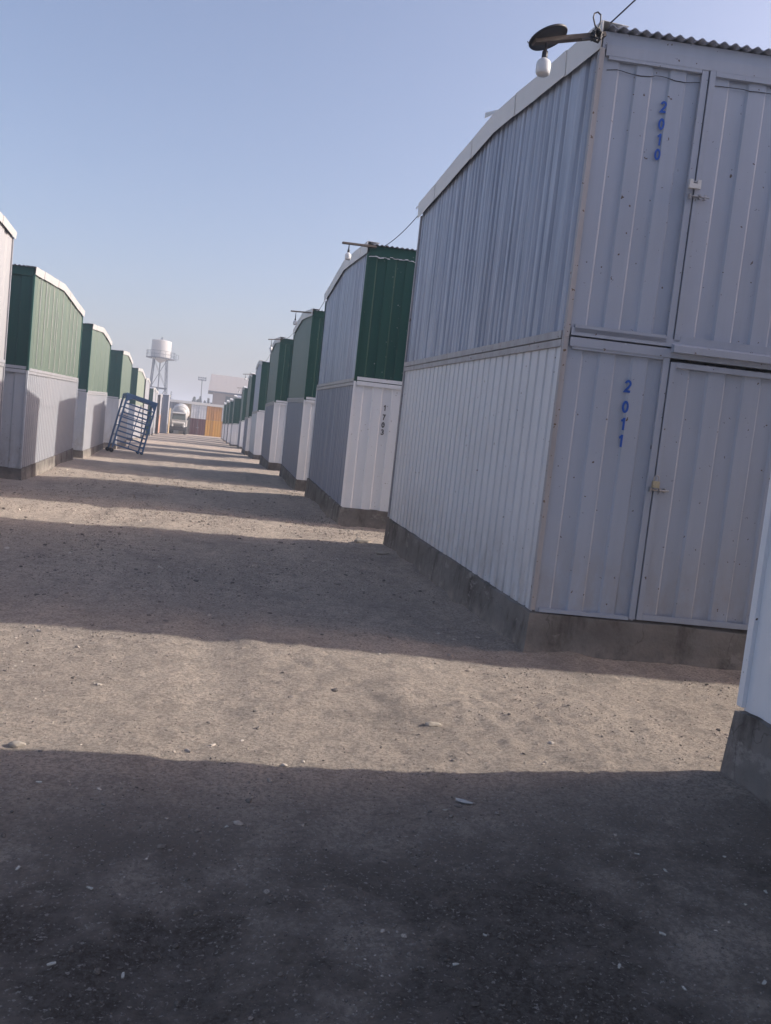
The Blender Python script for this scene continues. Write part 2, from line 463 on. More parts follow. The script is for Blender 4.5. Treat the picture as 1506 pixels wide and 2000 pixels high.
# loose gravel: nobody could count it
def stones(name, pts, sizes, mat, seed):
    rng = np.random.default_rng(seed)
    t = (1 + 5 ** 0.5) / 2
    base = np.array([(-1, t, 0), (1, t, 0), (-1, -t, 0), (1, -t, 0), (0, -1, t), (0, 1, t), (0, -1, -t), (0, 1, -t), (t, 0, -1), (t, 0, 1), (-t, 0, -1), (-t, 0, 1)], float) / (1 + t * t) ** .5
    fc = np.array([(0, 11, 5), (0, 5, 1), (0, 1, 7), (0, 7, 10), (0, 10, 11), (1, 5, 9), (5, 11, 4), (11, 10, 2), (10, 7, 6), (7, 1, 8), (3, 9, 4), (3, 4, 2), (3, 2, 6), (3, 6, 8), (3, 8, 9), (4, 9, 5), (2, 4, 11), (6, 2, 10), (8, 6, 7), (9, 8, 1)])
    n = len(pts)
    v = base[None] * (1 + rng.uniform(-.28, .28, (n, 12, 1)))
    v = v * np.stack([rng.uniform(.7, 1.5, n), rng.uniform(.6, 1.1, n), rng.uniform(.35, .75, n)], -1)[:, None]
    a = rng.uniform(0, 6.283, n); ca, sa = np.cos(a)[:, None], np.sin(a)[:, None]
    v = np.stack([v[..., 0] * ca - v[..., 1] * sa, v[..., 0] * sa + v[..., 1] * ca, v[..., 2]], -1)
    v = v * sizes[:, None, None] + pts[:, None]
    f = fc[None] + (np.arange(n) * 12)[:, None, None]
    me = bpy.data.meshes.new(name)
    me.from_pydata(v.reshape(-1, 3).tolist(), [], f.reshape(-1, 3).tolist())
    me.materials.append(mat)
    o = bpy.data.objects.new(name, me); COL.objects.link(o)
    return o

def scatter(n, x0, x1, y0, y1, pw, seed):
    rng = np.random.default_rng(seed)
    x = rng.uniform(x0, x1, n * 3); y = y0 + (y1 - y0) * rng.random(n * 3) ** pw
    dens = vnoise(x * 0.9, y * 0.6, 21) + 0.6 * vnoise(x * 2.6, y * 2.2, 22)
    keep = rng.random(n * 3) < np.clip(0.35 + 1.3 * dens, 0.03, 1)
    x, y = x[keep][:n], y[keep][:n]
    return x, y
xa, ya = scatter(60000, -4.4, 4.6, 1.8, 22, 1.5, 31)
ok = ~((xa > 2.62 - .1) & (((ya < 3.6)) | ((ya > 5.6) & (ya < 11.7)) | (ya > 14)))
xa, ya = xa[ok], ya[ok]
sz = 0.0035 + 0.0085 * RNG.random(len(xa)) ** 2.4 + 0.022 * (RNG.random(len(xa)) > 0.965) * RNG.random(len(xa))
sz = sz * np.clip(0.32 + ya * 0.065, 0.42, 1.05)
za = gz(xa, ya) + gdetail(xa, ya) + sz * 0.15
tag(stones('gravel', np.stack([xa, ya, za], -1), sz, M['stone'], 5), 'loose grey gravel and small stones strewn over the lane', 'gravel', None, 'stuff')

# ------------------------------------------------------------------ storage blocks
SL = -0.148            # the long faces run at a slight skew to the lane

def lerp(a, b, t): return a + (b - a) * t

def ribbed(bm, base0, base1, zb0, zb1, ztop, normal, pitch, depth, kind='trap', seed=0, jitter=0.0, u0=0.0, u1=1.0, extra_u=()):
    """ribbed sheet between plan points base0 and base1; ztop(u) gives the top edge"""
    rng = random.Random(seed)
    base0, base1 = Vector(base0), Vector(base1)
    L = (base1 - base0).length
    nrm = Vector(normal).normalized()
    prof = []
    s = u0 * L
    end = u1 * L
    while s < end:
        p = pitch * (1 + rng.uniform(-jitter, jitter))
        if kind == 'trap':       # wide raised and recessed bands
            prof += [(s, 0), (s + p * .44, 0), (s + p * .50, -depth), (s + p * .94, -depth), (s + p, 0)]
        elif kind == 'groove':   # flat bands with narrow grooves
            prof += [(s, 0), (s + p * .76, 0), (s + p * .82, -depth), (s + p * .94, -depth), (s + p, 0)]
        else:                    # folded pleats
            k = rng.uniform(.35, .65)
            prof += [(s, 0), (s + p * k, -depth * rng.uniform(.3, 1)), (s + p * (k + .12), -depth * rng.uniform(.0, .3)), (s + p * .9, 0)]
        s += p
    pts = {}
    for q, d in prof:
        if q <= end: pts[round(q, 4)] = d
    pts[round(end, 4)] = 0.0
    def dep(q):
        ks = sorted(pts)
        for a, b in zip(ks, ks[1:]):
            if a <= q <= b: return lerp(pts[a], pts[b], (q - a) / (b - a) if b > a else 0)
        return 0
    for e in extra_u:
        if u0 < e < u1: pts[round(e * L, 4)] = dep(e * L)
    prev = None
    for q in sorted(pts):
        t = q / L
        b_ = base0.lerp(base1, t) + nrm * pts[q]
        lo = bm.verts.new((b_.x, b_.y, lerp(zb0, zb1, t)))
        hi = bm.verts.new((b_.x, b_.y, ztop(t)))
        if prev: bm.faces.new((prev[0], lo, hi, prev[1]))
        prev = (lo, hi)

class Block:
    pass

def make_block(label, side, xf, yf, xr, yr, zf, zr, rise, length, mats, group, detail=2, pitch=(0.19, 0.16, 0.30), kinds=('groove', 'groove', 'trap'), fascia=0.19, seed=0, trim_mat=None, pf=None, ta=0.5):
    """zf/zr = (plinth top, belt, eave) at the front and at the rear corner facing the lane"""
    B = Block()
    F0 = Vector((xf, yf, 0)); R0 = Vector((xr, yr, 0))
    ld = Vector((1, SL, 0)) * side
    F1 = F0 + ld * length; R1 = R0 + ld * length
    rt_ = root('storage_block', (xf, yf, G(xf, yf)), label, 'storage block', group)
    B.root, B.F0, B.F1, B.R0, B.R1 = rt_, F0, F1, R0, R1
    pz_f, bz_f, tz_f = zf; pz_r, bz_r, tz_r = zr
    nl = Vector((-side, 0, 0))                     # towards the lane
    nf = Vector((SL, -1, 0)).normalized()          # towards the camera side
    rnd = random.Random(seed)
    # plinth, slightly battered, lumpy
    bm = NB()
    oc = 0.055
    ring_b, ring_t, ring_i = [], [], []
    corners = [(F0, -1, -1), (R0, -1, 1), (R1, 1, 1), (F1, 1, -1)]
    nseg = 40 if detail >= 2 else 4
    loop = []
    for k in range(4):
        a, b_ = corners[k], corners[(k + 1) % 4]
        for j in range(nseg):
            loop.append((a, b_, j / nseg))
    zc = [pz_f, pz_r, pz_r, pz_f]
    for i, (a, b_, t) in enumerate(loop):
        k = i // nseg
        p = a[0].lerp(b_[0], t)
        oa = nl * (-a[1]) + Vector((0, a[2], 0)); ob = nl * (-b_[1]) + Vector((0, b_[2], 0))
        if t == 0: o = oa
        else:
            o = [nl, Vector((0, 1, 0)), -nl, Vector((0, -1, 0))][k]
        z = lerp(zc[k], zc[(k + 1) % 4], t)
        wob = rnd.uniform(-.012, .014) if detail >= 2 else 0
        ring_b.append(bm.verts.new((p + o * (oc + 0.03 + wob)).to_tuple()[:2] + (-0.5,)))
        ring_t.append(bm.verts.new((p + o * (0.028 + wob * .5)).to_tuple()[:2] + (z - 0.02 + rnd.uniform(-.022, .010) * (detail >= 2),)))
        ring_i.append(bm.verts.new((p + o * (-.06)).to_tuple()[:2] + (z,)))
    n = len(loop)
    for i in range(n):
        j = (i + 1) % n
        bm.faces.new((ring_b[i], ring_b[j], ring_t[j], ring_t[i]))
        bm.faces.new((ring_t[i], ring_t[j], ring_i[j], ring_i[i]))
    bm.faces.new(ring_i); bm.faces.new(ring_b[::-1])
    link('plinth', bm, M['concrete'], rt_)
    # lane-facing end wall
    bm = NB()
    ribbed(bm, F0, R0, pz_f - .015, pz_r - .015, lambda t: lerp(bz_f, bz_r, t) - .05, nl, pitch[0], 0.022, kinds[0], seed + 1, 0.04)
    o = link('lower_wall', bm, M[mats[0]], rt_)
    def gable(t): return lerp(tz_f, tz_r, t) + rise * (t / ta if t < ta else (1 - t) / (1 - ta))
    bm = NB()
    ribbed(bm, F0, R0, bz_f - .05, bz_r - .05, lambda t: gable(t) + .03, nl, pitch[1], 0.024 if kinds[1] != 'pleat' else 0.035, kinds[1], seed + 2, 0.3 if kinds[1] == 'pleat' else 0.06, extra_u=(ta,))
    o = link('upper_wall', bm, M[mats[1]], rt_)
    # far end and rear, plain ribbed
    bm = NB()
    ribbed(bm, F1, R1, pz_f - .015, pz_r - .015, lambda t: gable(t) + .03, -nl, 0.3, 0.02, 'groove', seed, 0, extra_u=(ta,))
    link('far_wall', bm, M['white_old'], rt_)
    bm = NB()
    ribbed(bm, R0, R1, pz_r - .015, pz_r - .015, lambda t: tz_r + .02, -nf, 0.3 if detail >= 1 else 1.2, 0.02, 'trap', seed, 0)
    link('rear_wall', bm, M[mats[2]], rt_)
    # front
    if pf is None:
        bm = NB()
        ribbed(bm, F0, F1, pz_f - .015, pz_f - .015, lambda t: bz_f - .05, nf, pitch[2], 0.02, kinds[2], seed + 3, 0.0)
        link('lower_front', bm, M[mats[2]], rt_)
        bm = NB()
        ribbed(bm, F0, F1, bz_f - .05, bz_f - .05, lambda t: tz_f + .02, nf, pitch[2], 0.02, kinds[2], seed + 4, 0.0)
        link('upper_front', bm, M[mats[3]], rt_)
    else:
        pf(B, zf, nf, nl)
    # steel angle frame: corner posts and belt beams
    for lvl, mm in ((0, mats[2]), (1, mats[3])):
        for P, q, zz in ((F0, nf, zf), (R0, -nf, zr)):
            bm = NB()
            z0, z1 = (zz[0], zz[1] - .03) if lvl == 0 else (zz[1] - .028, zz[2])
            bar(bm, P + nl * 0.004 + q * .008 + Vector((0, 0, z0)), P + nl * 0.004 + q * .008 + Vector((0, 0, z1)), 0.04, 0.04)
            link('corner_post', bm, M['frame'] if pf else M[mm], rt_)
    bm = NB()
    e = nl * 0.006
    bar(bm, F0 + e + Vector((0, 0.03, bz_f - .07)), R0 + e + Vector((0, -.03, bz_r - .07)), 0.03, 0.055)
    bar(bm, F0 + e * 2 + Vector((0, 0.03, bz_f - .005)), R0 + e * 2 + Vector((0, -.03, bz_r - .005)), 0.035, 0.06)
    link('belt', bm, M['frame'], rt_)
    bm = NB()
    q = nf * 0.012
    fo = ld.normalized()
    bar(bm, F0 + q + fo * .03 + Vector((0, 0, bz_f - .06)), F1 + q - fo * .03 + Vector((0, 0, bz_f - .06)), 0.04, 0.07)
    bar(bm, F0 + q + fo * .03 + Vector((0, 0, bz_f + .02)), F1 + q - fo * .03 + Vector((0, 0, bz_f + .02)), 0.03, 0.06)
    ob = link('front_beam', bm, M[mats[5] if len(mats) > 5 else mats[3]], rt_)
    bm = NB()
    bar(bm, F0 + q + fo * .03 + Vector((0, 0, tz_f - .01)), F1 + q - fo * .03 + Vector((0, 0, tz_f - .01)), 0.03, 0.08)
    link('top_beam', bm, M[mats[3]] if not pf else M['frame_grey'], rt_)
    # gable trim: overlapping folded lengths along the roof edge
    bm = NB()
    nn = 7 if detail >= 2 else 4
    ext = 0.05
    Ly = (R0 - F0).length
    for half in (0, 1):
        for k in range(nn // 2 + 1):
            m_ = nn // 2 + 1
            t0, t1 = (ta * k / m_, ta * (k + 1) / m_) if half == 0 else (ta + (1 - ta) * k / m_, ta + (1 - ta) * (k + 1) / m_)
            if half == 0 and k == 0: t0 -= ext / Ly
            if half == 1 and k == m_ - 1: t1 += ext / Ly * 1.6
            pr = nl * (0.035 + 0.007 * (k % 2) + 0.003 * half + rnd.uniform(0, .003))
            t1e = min(t1 + 0.004, 1 + ext / Ly * 1.6)
            lo0, lo1 = gable(t0) - .015, gable(t1e) - .015 + rnd.uniform(-.006, .006)
            a0 = F0.lerp(R0, t0); a1 = F0.lerp(R0, t1e)
            P = [a0 + pr + Vector((0, 0, lo0)), a1 + pr + Vector((0, 0, lo1)), a1 + pr - nl * .004 + Vector((0, 0, lo1)), a0 + pr - nl * .004 + Vector((0, 0, lo0))]
            h0 = fascia * (1 if side > 0 else .86) + rnd.uniform(-.008, .008); h1 = fascia * (1 if side > 0 else .86) + rnd.uniform(-.008, .008)
            Q = [P[0] + Vector((0, 0, h0)) + nl * .01, P[1] + Vector((0, 0, h1)) + nl * .01, P[2] + Vector((0, 0, h1)), P[3] + Vector((0, 0, h0))]
            prism8(bm, P, Q)
            # folded flange lying over the roof sheets
            prism8(bm, [Q[0], Q[1], Q[1] - nl * .22, Q[0] - nl * .22], [Q[0] + Vector((0, 0, .004)), Q[1] + Vector((0, 0, .004)), Q[1] - nl * .22 + Vector((0, 0, .004)), Q[0] - nl * .22 + Vector((0, 0, .004))])
    link('gable_trim', bm, M[trim_mat or ('trim' if side > 0 else 'trim_old')], rt_)
    # corrugated roof, two slopes, corrugations running down the slope
    bm = NB()
    wl_ = 0.088 if detail >= 1 else 0.25
    per = 8 if detail >= 2 else 4
    nw = int((length if detail >= 1 else length) / wl_)
    ov = 0.07
    zt = fascia - .05
    for i in range(nw * per + 1):
        s = (i / per) * wl_ + 0.01
        wv = 0.0115 * math.sin(2 * math.pi * i / per)
        rows = []
        for t in (-ov / Ly, ta, 1 + ov / Ly):
            p = F0.lerp(R0, t) + ld.normalized() * s
            z = gable(t) + zt + wv
            rows.append((bm.verts.new((p.x, p.y, z)), bm.verts.new((p.x, p.y, z - .006))))
        if i:
            for j in range(2):
                bm.faces.new((prev[j][0], rows[j][0], rows[j + 1][0], prev[j + 1][0]))
                bm.faces.new((prev[j][1], prev[j + 1][1], rows[j + 1][1], rows[j][1]))
            bm.faces.new((prev[0][0], prev[0][1], rows[0][1], rows[0][0]))
            bm.faces.new((prev[2][0], rows[2][0], rows[2][1], prev[2][1]))
        prev = rows
    link('roof', bm, M['roof'], rt_, smooth=False)
    # eave boards closing the gap under the corrugations
    for P0, P1, z in ((F0, F1, tz_f), (R0, R1, tz_r)):
        bm = NB()
        bar(bm, P0 + Vector((0, 0, z + .065)), P1 + Vector((0, 0, z + .065)), 0.02, 0.13)
        link('eave_board', bm, M[mats[4] if len(mats) > 4 else mats[3]], rt_)
    return B

def arc(cx, cy_, rx, ry, a0, a1, n=14):
    return [(cx + rx * math.cos(R(a0 + (a1 - a0) * k / n)), cy_ + ry * math.sin(R(a0 + (a1 - a0) * k / n))) for k in range(n + 1)]
STROKES = {   # centre lines in a box 0.62 wide and 1 high
    '0': [arc(.31, .5, .21, .40, 0, 360, 28)],
    '1': [[(.36, 0.0), (.36, 1.0)], [(.36, .93), (.24, .80), (.12, .73)]],
    '2': [arc(.30, .70, .21, .21, 175, -25, 14) + [(.36, .42), (.16, .20), (.09, .09), (.56, .09)]],
    '3': [arc(.29, .715, .19, .195, 160, -80, 12) + [(.24, .53)], [(.24, .53)] + arc(.29, .30, .22, .215, 80, -165, 14)],
    '7': [[(.06, .90), (.53, .90), (.40, .62), (.30, .34), (.26, 0.0)]],
}
def digits(B, text, mat, pts, h, nf, label='painted number', name='painted_digit'):
    """digits painted one above the other on the front; pts = (x, y, z) of each digit's centre"""
    xd = Vector((1, SL, 0)).normalized()
    th = 0.094
    for ch, p in zip(text, pts):
        p = Vector(p)
        bm = NB()
        for si, path in enumerate(STROKES[ch]):
            n = len(path)
            closed = path[0] == path[-1] or (abs(path[0][0] - path[-1][0]) + abs(path[0][1] - path[-1][1]) < 1e-6)
            L_, R_ = [], []
            for k in range(n):
                a = Vector(path[k - 1] if k else (path[n - 2] if closed else path[0])); c = Vector(path[k + 1] if k < n - 1 else (path[1] if closed else path[-1]))
                q = Vector(path[k])
                d1 = (q - a); d2 = (c - q)
                d1 = d1.normalized() if d1.length > 1e-9 else d2.normalized()
                d2 = d2.normalized() if d2.length > 1e-9 else d1
                t = (d1 + d2).normalized()
                m = Vector((-t.y, t.x)) * th / max(.45, t.dot(d1))
                L_.append(q + m); R_.append(q - m)
            def P3(q, o): return p + xd * ((q.x - .31) * h * .92) + Vector((0, 0, (q.y - .5) * h)) + nf * o
            o1 = .0045 + .0006 * si
            for k in range(n - 1):
                prism8(bm, [P3(L_[k], .002), P3(R_[k], .002), P3(R_[k + 1], .002), P3(L_[k + 1], .002)],
                       [P3(L_[k], o1), P3(R_[k], o1), P3(R_[k + 1], o1), P3(L_[k + 1], o1)])
        o = link(name, bm, mat, B.root)
        o['label'] = label + ', digit ' + ch

GR = 'two-storey storage blocks lining the right of the lane'
GL = 'two-storey storage blocks lining the left of the lane'

# --- nearest pair on the right
make_block('white storage block cut off by the right edge of the photo, nearest of all', 1, 2.72, -1.75, 2.72, 3.48, (.48, 2.66, 4.8), (.50, 2.7, 4.85), .2, 12,
           ('white_clean', 'white_clean', 'white_clean', 'white_clean', 'white_clean', 'white_clean'), GR, pitch=(0.5, 0.5, 0.3), seed=50)

def front_2010(B, zf, nf, nl):
    pz, bz, tz = zf
    xd = Vector((1, SL, 0)).normalized()
    def at(s, z, o=0.0): return B.F0 + xd * s + nf * o + Vector((0, 0, z))
    Lf = (B.F1 - B.F0).length
    k = 1 / math.sqrt(1 + SL * SL)
    s0, s1 = 0.055, 0.845
    W = 2.06
    for storey in (0, 1):
        z0, z1 = ((pz, bz - .075), (bz + .035, tz - .035))[storey]
        side = 'lower_front' if storey == 0 else 'upper_front'
        bm = NB()
        a, b_ = at(s0 - .03, 0, 0), at(s1, 0, 0)
        ribbed(bm, a, b_, z0 - .015, z0 - .015, lambda t: z1 + .02, nf, 0.268, 0.015, 'trap', 3, 0)
        # the rest of the long front beyond the first door
        s = s1 + 1.26
        ribbed(bm, at(s, 0), B.F1, z0 - .015, z0 - .015, lambda t: z1 + .02, nf, 0.268, 0.022, 'trap', 4, 0)
        link(side, bm, M['grey'], B.root)
        # fixed frame round the first panel
        bm = NB()
        bar(bm, at(s1 - .02, z0, .006), at(s1 - .02, z1 + .02, .006), 0.05, 0.03, nf)
        bar(bm, at(s0, z1 - .015, .010), at(s1 - .05, z1 - .015, .010), 0.03, 0.05)
        if storey == 0: bar(bm, at(s0, z0 + .004, .007), at(s1 - .05, z0 + .004, .007), 0.03, 0.03)
        else: bar(bm, at(s0, z0 + .01, .012), at(s1 - .05, z0 + .01, .012), 0.03, 0.06)
        link('panel_frame', bm, M['frame_grey'], B.root)
        # door leaf
        d0, d1 = s1 + .018, s1 + 1.25
        zt = z1 - (.05 if storey == 0 else .01)
        bm = NB()
        ribbed(bm, at(d0 + .03, 0, -.002), at(d1, 0, -.002), z0 + .03, z0 + .03, lambda t: zt - .02, nf, 0.30, 0.017, 'trap', 9, 0)
        door = link('door', bm, M['grey'], B.root)
        door['label'] = 'grey ribbed steel door of the ' + ('lower' if storey == 0 else 'upper') + ' unit'
        bm = NB()
        for (p, q) in (((d0 + .02, z0 + .0), (d0 + .02, zt)), ((d1, z0), (d1, zt))):
            bar(bm, at(*p, .012), at(*q, .012), 0.045, 0.03, nf)
        for z in (z0 + .022, zt - .02):
            bar(bm, at(d0 + .045, z, .011), at(d1 - .024, z, .011), 0.03, 0.042)
        link('door_frame', bm, M['frame_grey'], door)
        bm = NB()
        bar(bm, at(s1 + .004, z0, -.012), at(s1 + .004, zt, -.012), 0.02, 0.006, nf)
        link('door_gap', bm, M['slot'], door)
        # sliding bolt
        zz = 1.47 if storey == 0 else 3.765
        bm = NB()
        tube(bm, [at(s1 - .03, zz, .045), at(s1 + .13, zz, .045)], 0.008, 8)
        for q in (-.02, .055, .10): bar(bm, at(s1 + q, zz - .018, .032), at(s1 + q, zz + .018, .032), 0.014, 0.036, nf)
        tube(bm, [at(s1 + .045, zz, .05), at(s1 + .05, zz - .01, .085)], 0.006, 6)
        link('bolt', bm, M['steel'], door)
    # kick-out header over the lower door
    bm = NB()
    z = bz - .055
    P = [at(s1 + .0, z, .02), at(Lf, z, .02), at(Lf, z, .085), at(s1 + .0, z, .085)]
    Q = [at(s1 + .0, z + .075, .02), at(Lf, z + .075, .02), at(Lf, z + .05, .085), at(s1 + .0, z + .05, .085)]
    prism8(bm, P, Q)
    link('door_header', bm, M['frame_grey'], B.root)
    # hairline joint across the upper sheets
    bm = NB()
    rr = random.Random(4)
    pts = []
    for i in range(20):
        pts.append(at(s0 + (s1 - s0 - .05) * i / 19, tz - .145 + rr.uniform(-.004, .004) + .012 * math.sin(i * .7), .0035))
    tube(bm, pts, 0.0028, 5)
    pts = [at(s1 + .07 + 1.1 * i / 19, tz - .145 + rr.uniform(-.004, .004), .0035) for i in range(20)]
    tube(bm, pts, 0.0028, 5)
    link('sheet_joint', bm, M['slot'], B.root)

B1 = make_block('grey-fronted storage block with units 2010 and 2011', 1, 2.687, 6.10, 2.687, 11.46, (.407, 2.615, 4.765), (.564, 2.748, 4.81), .17, 12,
                ('white', 'galv', 'grey', 'grey', 'grey', 'frame_grey'), GR, pitch=(0.175, 0.15, 0.30), kinds=('groove', 'pleat', 'trap'), fascia=0.2, seed=51, pf=front_2010, ta=0.44)
NF = Vector((SL, -1, 0)).normalized()
def on_front(x, z, x0=2.687, y0=6.10): return (x, y0 + SL * (x - x0), z)
# loose lifted end where two trim lengths overlap, and the bent tip at the rear
for (yy, zz, l, hh, tw) in ((8.62, 5.13, .30, .045, .05), (11.56, 4.97, .12, .03, -.04)):
    bm = NB()
    a = Vector((2.645, yy - l / 2, zz)); b_ = Vector((2.62, yy + l / 2, zz + tw))
    prism8(bm, [a, b_, b_ + Vector((.004, 0, 0)), a + Vector((.004, 0, 0))], [a + Vector((.03, 0, hh)), b_ + Vector((.01, .03, hh * 1.6)), b_ + Vector((.014, .03, hh * 1.6)), a + Vector((.034, 0, hh))])
    link('loose_trim', bm, M['trim'], B1.root)
digits(B1, '2010', M['bluepaint'], [on_front(3.218, z) for z in (4.409, 4.281, 4.165, 4.053)], 0.088, NF, 'blue stencilled number 2010')
digits(B1, '2011', M['bluepaint'], [on_front(3.228, z) for z in (2.262, 2.099, 1.964, 1.829)], 0.098, NF, 'blue stencilled number 2011')

B2 = make_block('storage block numbered 1703 with dark green upper front over white', 1, 2.487, 14.36, 2.487, 19.4, (.42, 2.671, 4.86), (.62, 2.78, 4.75), .22, 12,
                ('bluegrey', 'galv', 'white_clean', 'green', 'green', 'white_clean'), GR, pitch=(0.17, 0.17, 0.34), kinds=('pleat', 'pleat', 'trap'), seed=52)
digits(B2, '1703', M['blackpaint'], [(3.05, 14.36 + SL * (3.05 - 2.487), z) for z in (2.229, 2.066, 1.93, 1.802)], 0.100, NF, 'black stencilled number 1703')
rr = random.Random(9)
bm = NB()
q = Vector((3.335, 14.36 + SL * (3.335 - 2.487), 0)) + NF * .012
z = 2.74
while z < 4.86:
    l = rr.uniform(.03, .16)
    if True: bar(bm, q + Vector((rr.uniform(-.012, .012), 0, z)), q + Vector((rr.uniform(-.012, .012), 0, z + l)), rr.uniform(.008, .022), .006)
    z += l
for k in range(16):
    x = 2.5 + k * .052
    if True:
        p = Vector((x, 14.36 + SL * (x - 2.487), 4.80 + rr.uniform(-.02, .02))) + NF * .03
        bar(bm, p, p + Vector((.05, SL * .05, rr.uniform(-.01, .01))), .006, rr.uniform(.006, .018))
link('chipped_edge', bm, M['white_clean'], B2.root)
make_block('green-fronted storage block right behind the one numbered 1703', 1, 2.517, 22.05, 2.517, 26.8, (.41, 2.57, 4.77), (.6, 2.7, 4.755), .2, 11,
           ('bluegrey', 'green_side', 'white_clean', 'green', 'green', 'white_clean'), GR, detail=1, pitch=(0.13, 0.13, 0.4), seed=53)
make_block('fourth storage block along the right, with faded green upper side wall', 1, 2.387, 30.3, 2.387, 34.9, (.49, 2.70, 4.85), (.6, 2.7, 4.8), .2, 11,
           ('bluegrey', 'green_side', 'white_clean', 'green', 'green', 'white_clean'), GR, detail=1, pitch=(0.15, 0.15, 0.4), seed=54)
FAR_R = [(2.337, 39.2, 43.8, .45, 2.49, 4.66, 'fifth back along the right, without a lamp'),
         (2.287, 46.2, 50.4, .40, 2.25, 4.46, 'sixth back along the right, lamp on its corner'),
         (2.50, 60.0, 64.0, .30, 2.12, 4.34, 'seventh back along the right, before the lower white-topped ones'),
         (2.14, 67.5, 71.5, .25, 1.88, 3.9, 'first of four low white-topped ones on the far right'),
         (2.06, 76.5, 80.5, .2, 1.85, 3.9, 'second of four low white-topped ones on the far right'),
         (1.99, 86.0, 90.0, .2, 1.85, 4.0, 'third of four low white-topped ones on the far right'),
         (1.94, 96.0, 100.0, .2, 1.85, 4.0, 'last on the right, beside the orange units closing the lane')]
for i, (x, ya_, yb_, p_, b_, t_, lab) in enumerate(FAR_R):
    make_block('green and white block, ' + lab, 1, x, ya_, x, yb_, (p_, b_, t_), (p_ + .05, b_, t_), .2, 9,
               ('white' if i in (0, 3) else 'bluegrey', 'green_side' if i != 0 else 'galv', 'white_clean', 'green', 'green' if i < 3 else 'trim', 'white_clean'), GR, detail=0, pitch=(0.25, 0.25, 0.6), seed=60 + i)

# --- left row; green-and-white fronts painted lighter to carry the flare
make_block('all-white storage block cut off by the left edge of the photo', -1, -3.72, 9.0, -3.72, 16.5, (.3, 2.3, 4.58), (.3, 2.35, 4.60), .2, 10,
           ('white_left', 'white_left', 'white_old', 'white_old', 'white_old', 'white_old'), GL, pitch=(1.2, 1.2, 0.3), fascia=0.15, seed=70)
BL1 = make_block('large pale green and white storage block, nearest green one on the left', -1, -3.72, 18.6, -3.72, 25.4, (.263, 2.346, 4.31), (.50, 2.5, 4.305), .2, 9,
           ('white_old', 'sage', 'white', 'green_veiled', 'green_veiled', 'white'), GL, pitch=(0.20, 0.62, 0.55), seed=71)
rr = random.Random(31)
for y, za, zb in ((19.35, 2.45, 4.33), (19.95, 2.5, 4.36), (20.3, 3.4, 4.3), (20.85, 2.5, 4.42), (21.25, 3.0, 4.2), (21.5, 2.45, 3.9), (22.15, 2.5, 4.48), (23.3, 2.5, 4.44), (23.9, 2.55, 4.3), (24.5, 2.6, 4.36)):
    bm = NB()
    n = 12
    for k in range(n):
        z0, z1 = lerp(za, zb, k / n), lerp(za, zb, (k + 1) / n)
        bar(bm, (-3.708, y + rr.uniform(-.004, .004), z0), (-3.708, y + rr.uniform(-.004, .004), z1), rr.uniform(.014, .03), .008, (1, 0, 0))
    link('sheet_joint', bm, M['trim_old'], BL1.root)
make_block('pale green and white storage block, second green one on the left', -1, -3.906, 28.9, -3.906, 34.4, (.3, 2.262, 4.32), (.42, 2.4, 4.29), .2, 9,
           ('white_old', 'sage', 'white', 'green_veiled', 'green_veiled', 'white'), GL, detail=1, pitch=(0.3, 1.4, 0.55), seed=72)
make_block('green and white storage block behind the blue cage trolley', -1, -3.906, 39.2, -3.906, 44.1, (.3, 2.342, 4.34), (.35, 2.35, 4.22), .2, 9,
           ('white_old', 'sage', 'white', 'green_veiled', 'green_veiled', 'white'), GL, detail=1, pitch=(0.3, 0.5, 0.55), seed=73)
make_block('pale sage storage block rising just above the cage trolley', -1, -4.28, 52.5, -4.28, 58.6, (.3, 2.3, 4.4), (.3, 2.3, 4.2), .22, 8,
           ('white_old', 'pale_sage', 'white', 'green_veiled', 'green_veiled', 'white'), GL, detail=0, pitch=(0.4, 0.7, 0.6), seed=74)
make_block('cream storage block with a brown front, below the water tower', -1, -4.66, 65.0, -4.66, 69.5, (.3, 2.2, 4.4), (.3, 2.2, 4.35), .2, 7,
           ('white_old', 'white_old', 'brown', 'brown', 'brown', 'brown'), GL, detail=0, pitch=(0.5, 0.7, 0.6), seed=75)
make_block('small white-sided storage block with dark green front at the far left of the lane', -1, -4.75, 76.0, -4.75, 80.0, (.2, 1.9, 4.1), (.2, 1.9, 4.05), .2, 6,
           ('white_old', 'white_old', 'green_veiled', 'green_veiled', 'green_veiled', 'green_veiled'), GL, detail=0, pitch=(0.5, 0.7, 0.6), seed=76)
make_block('white-sided storage block with brown front, second from the far end on the left', -1, -4.98, 84.0, -4.98, 87.5, (.2, 1.9, 4.1), (.2, 1.9, 4.1), .2, 6,
           ('white_old', 'white_old', 'brown', 'brown', 'brown', 'brown'), GL, detail=0, pitch=(0.5, 0.7, 0.6), seed=77)
make_block('white over salmon storage block at the far left of the lane', -1, -4.85, 90.0, -4.85, 93.5, (.15, 2.15, 4.0), (.15, 2.15, 4.0), .2, 6,
           ('salmon', 'white_old', 'brown', 'brown', 'brown', 'brown'), GL, detail=0, pitch=(0.5, 0.7, 0.6), seed=78)
make_block('plain pale grey storage block beside the white truck', -1, -4.32, 97.0, -4.32, 100.5, (.1, 2.15, 4.3), (.1, 2.15, 4.3), .1, 6,
           ('white_old', 'white_old', 'bluegrey', 'bluegrey', 'bluegrey', 'bluegrey'), GL, detail=0, pitch=(0.5, 0.7, 0.6), seed=79)

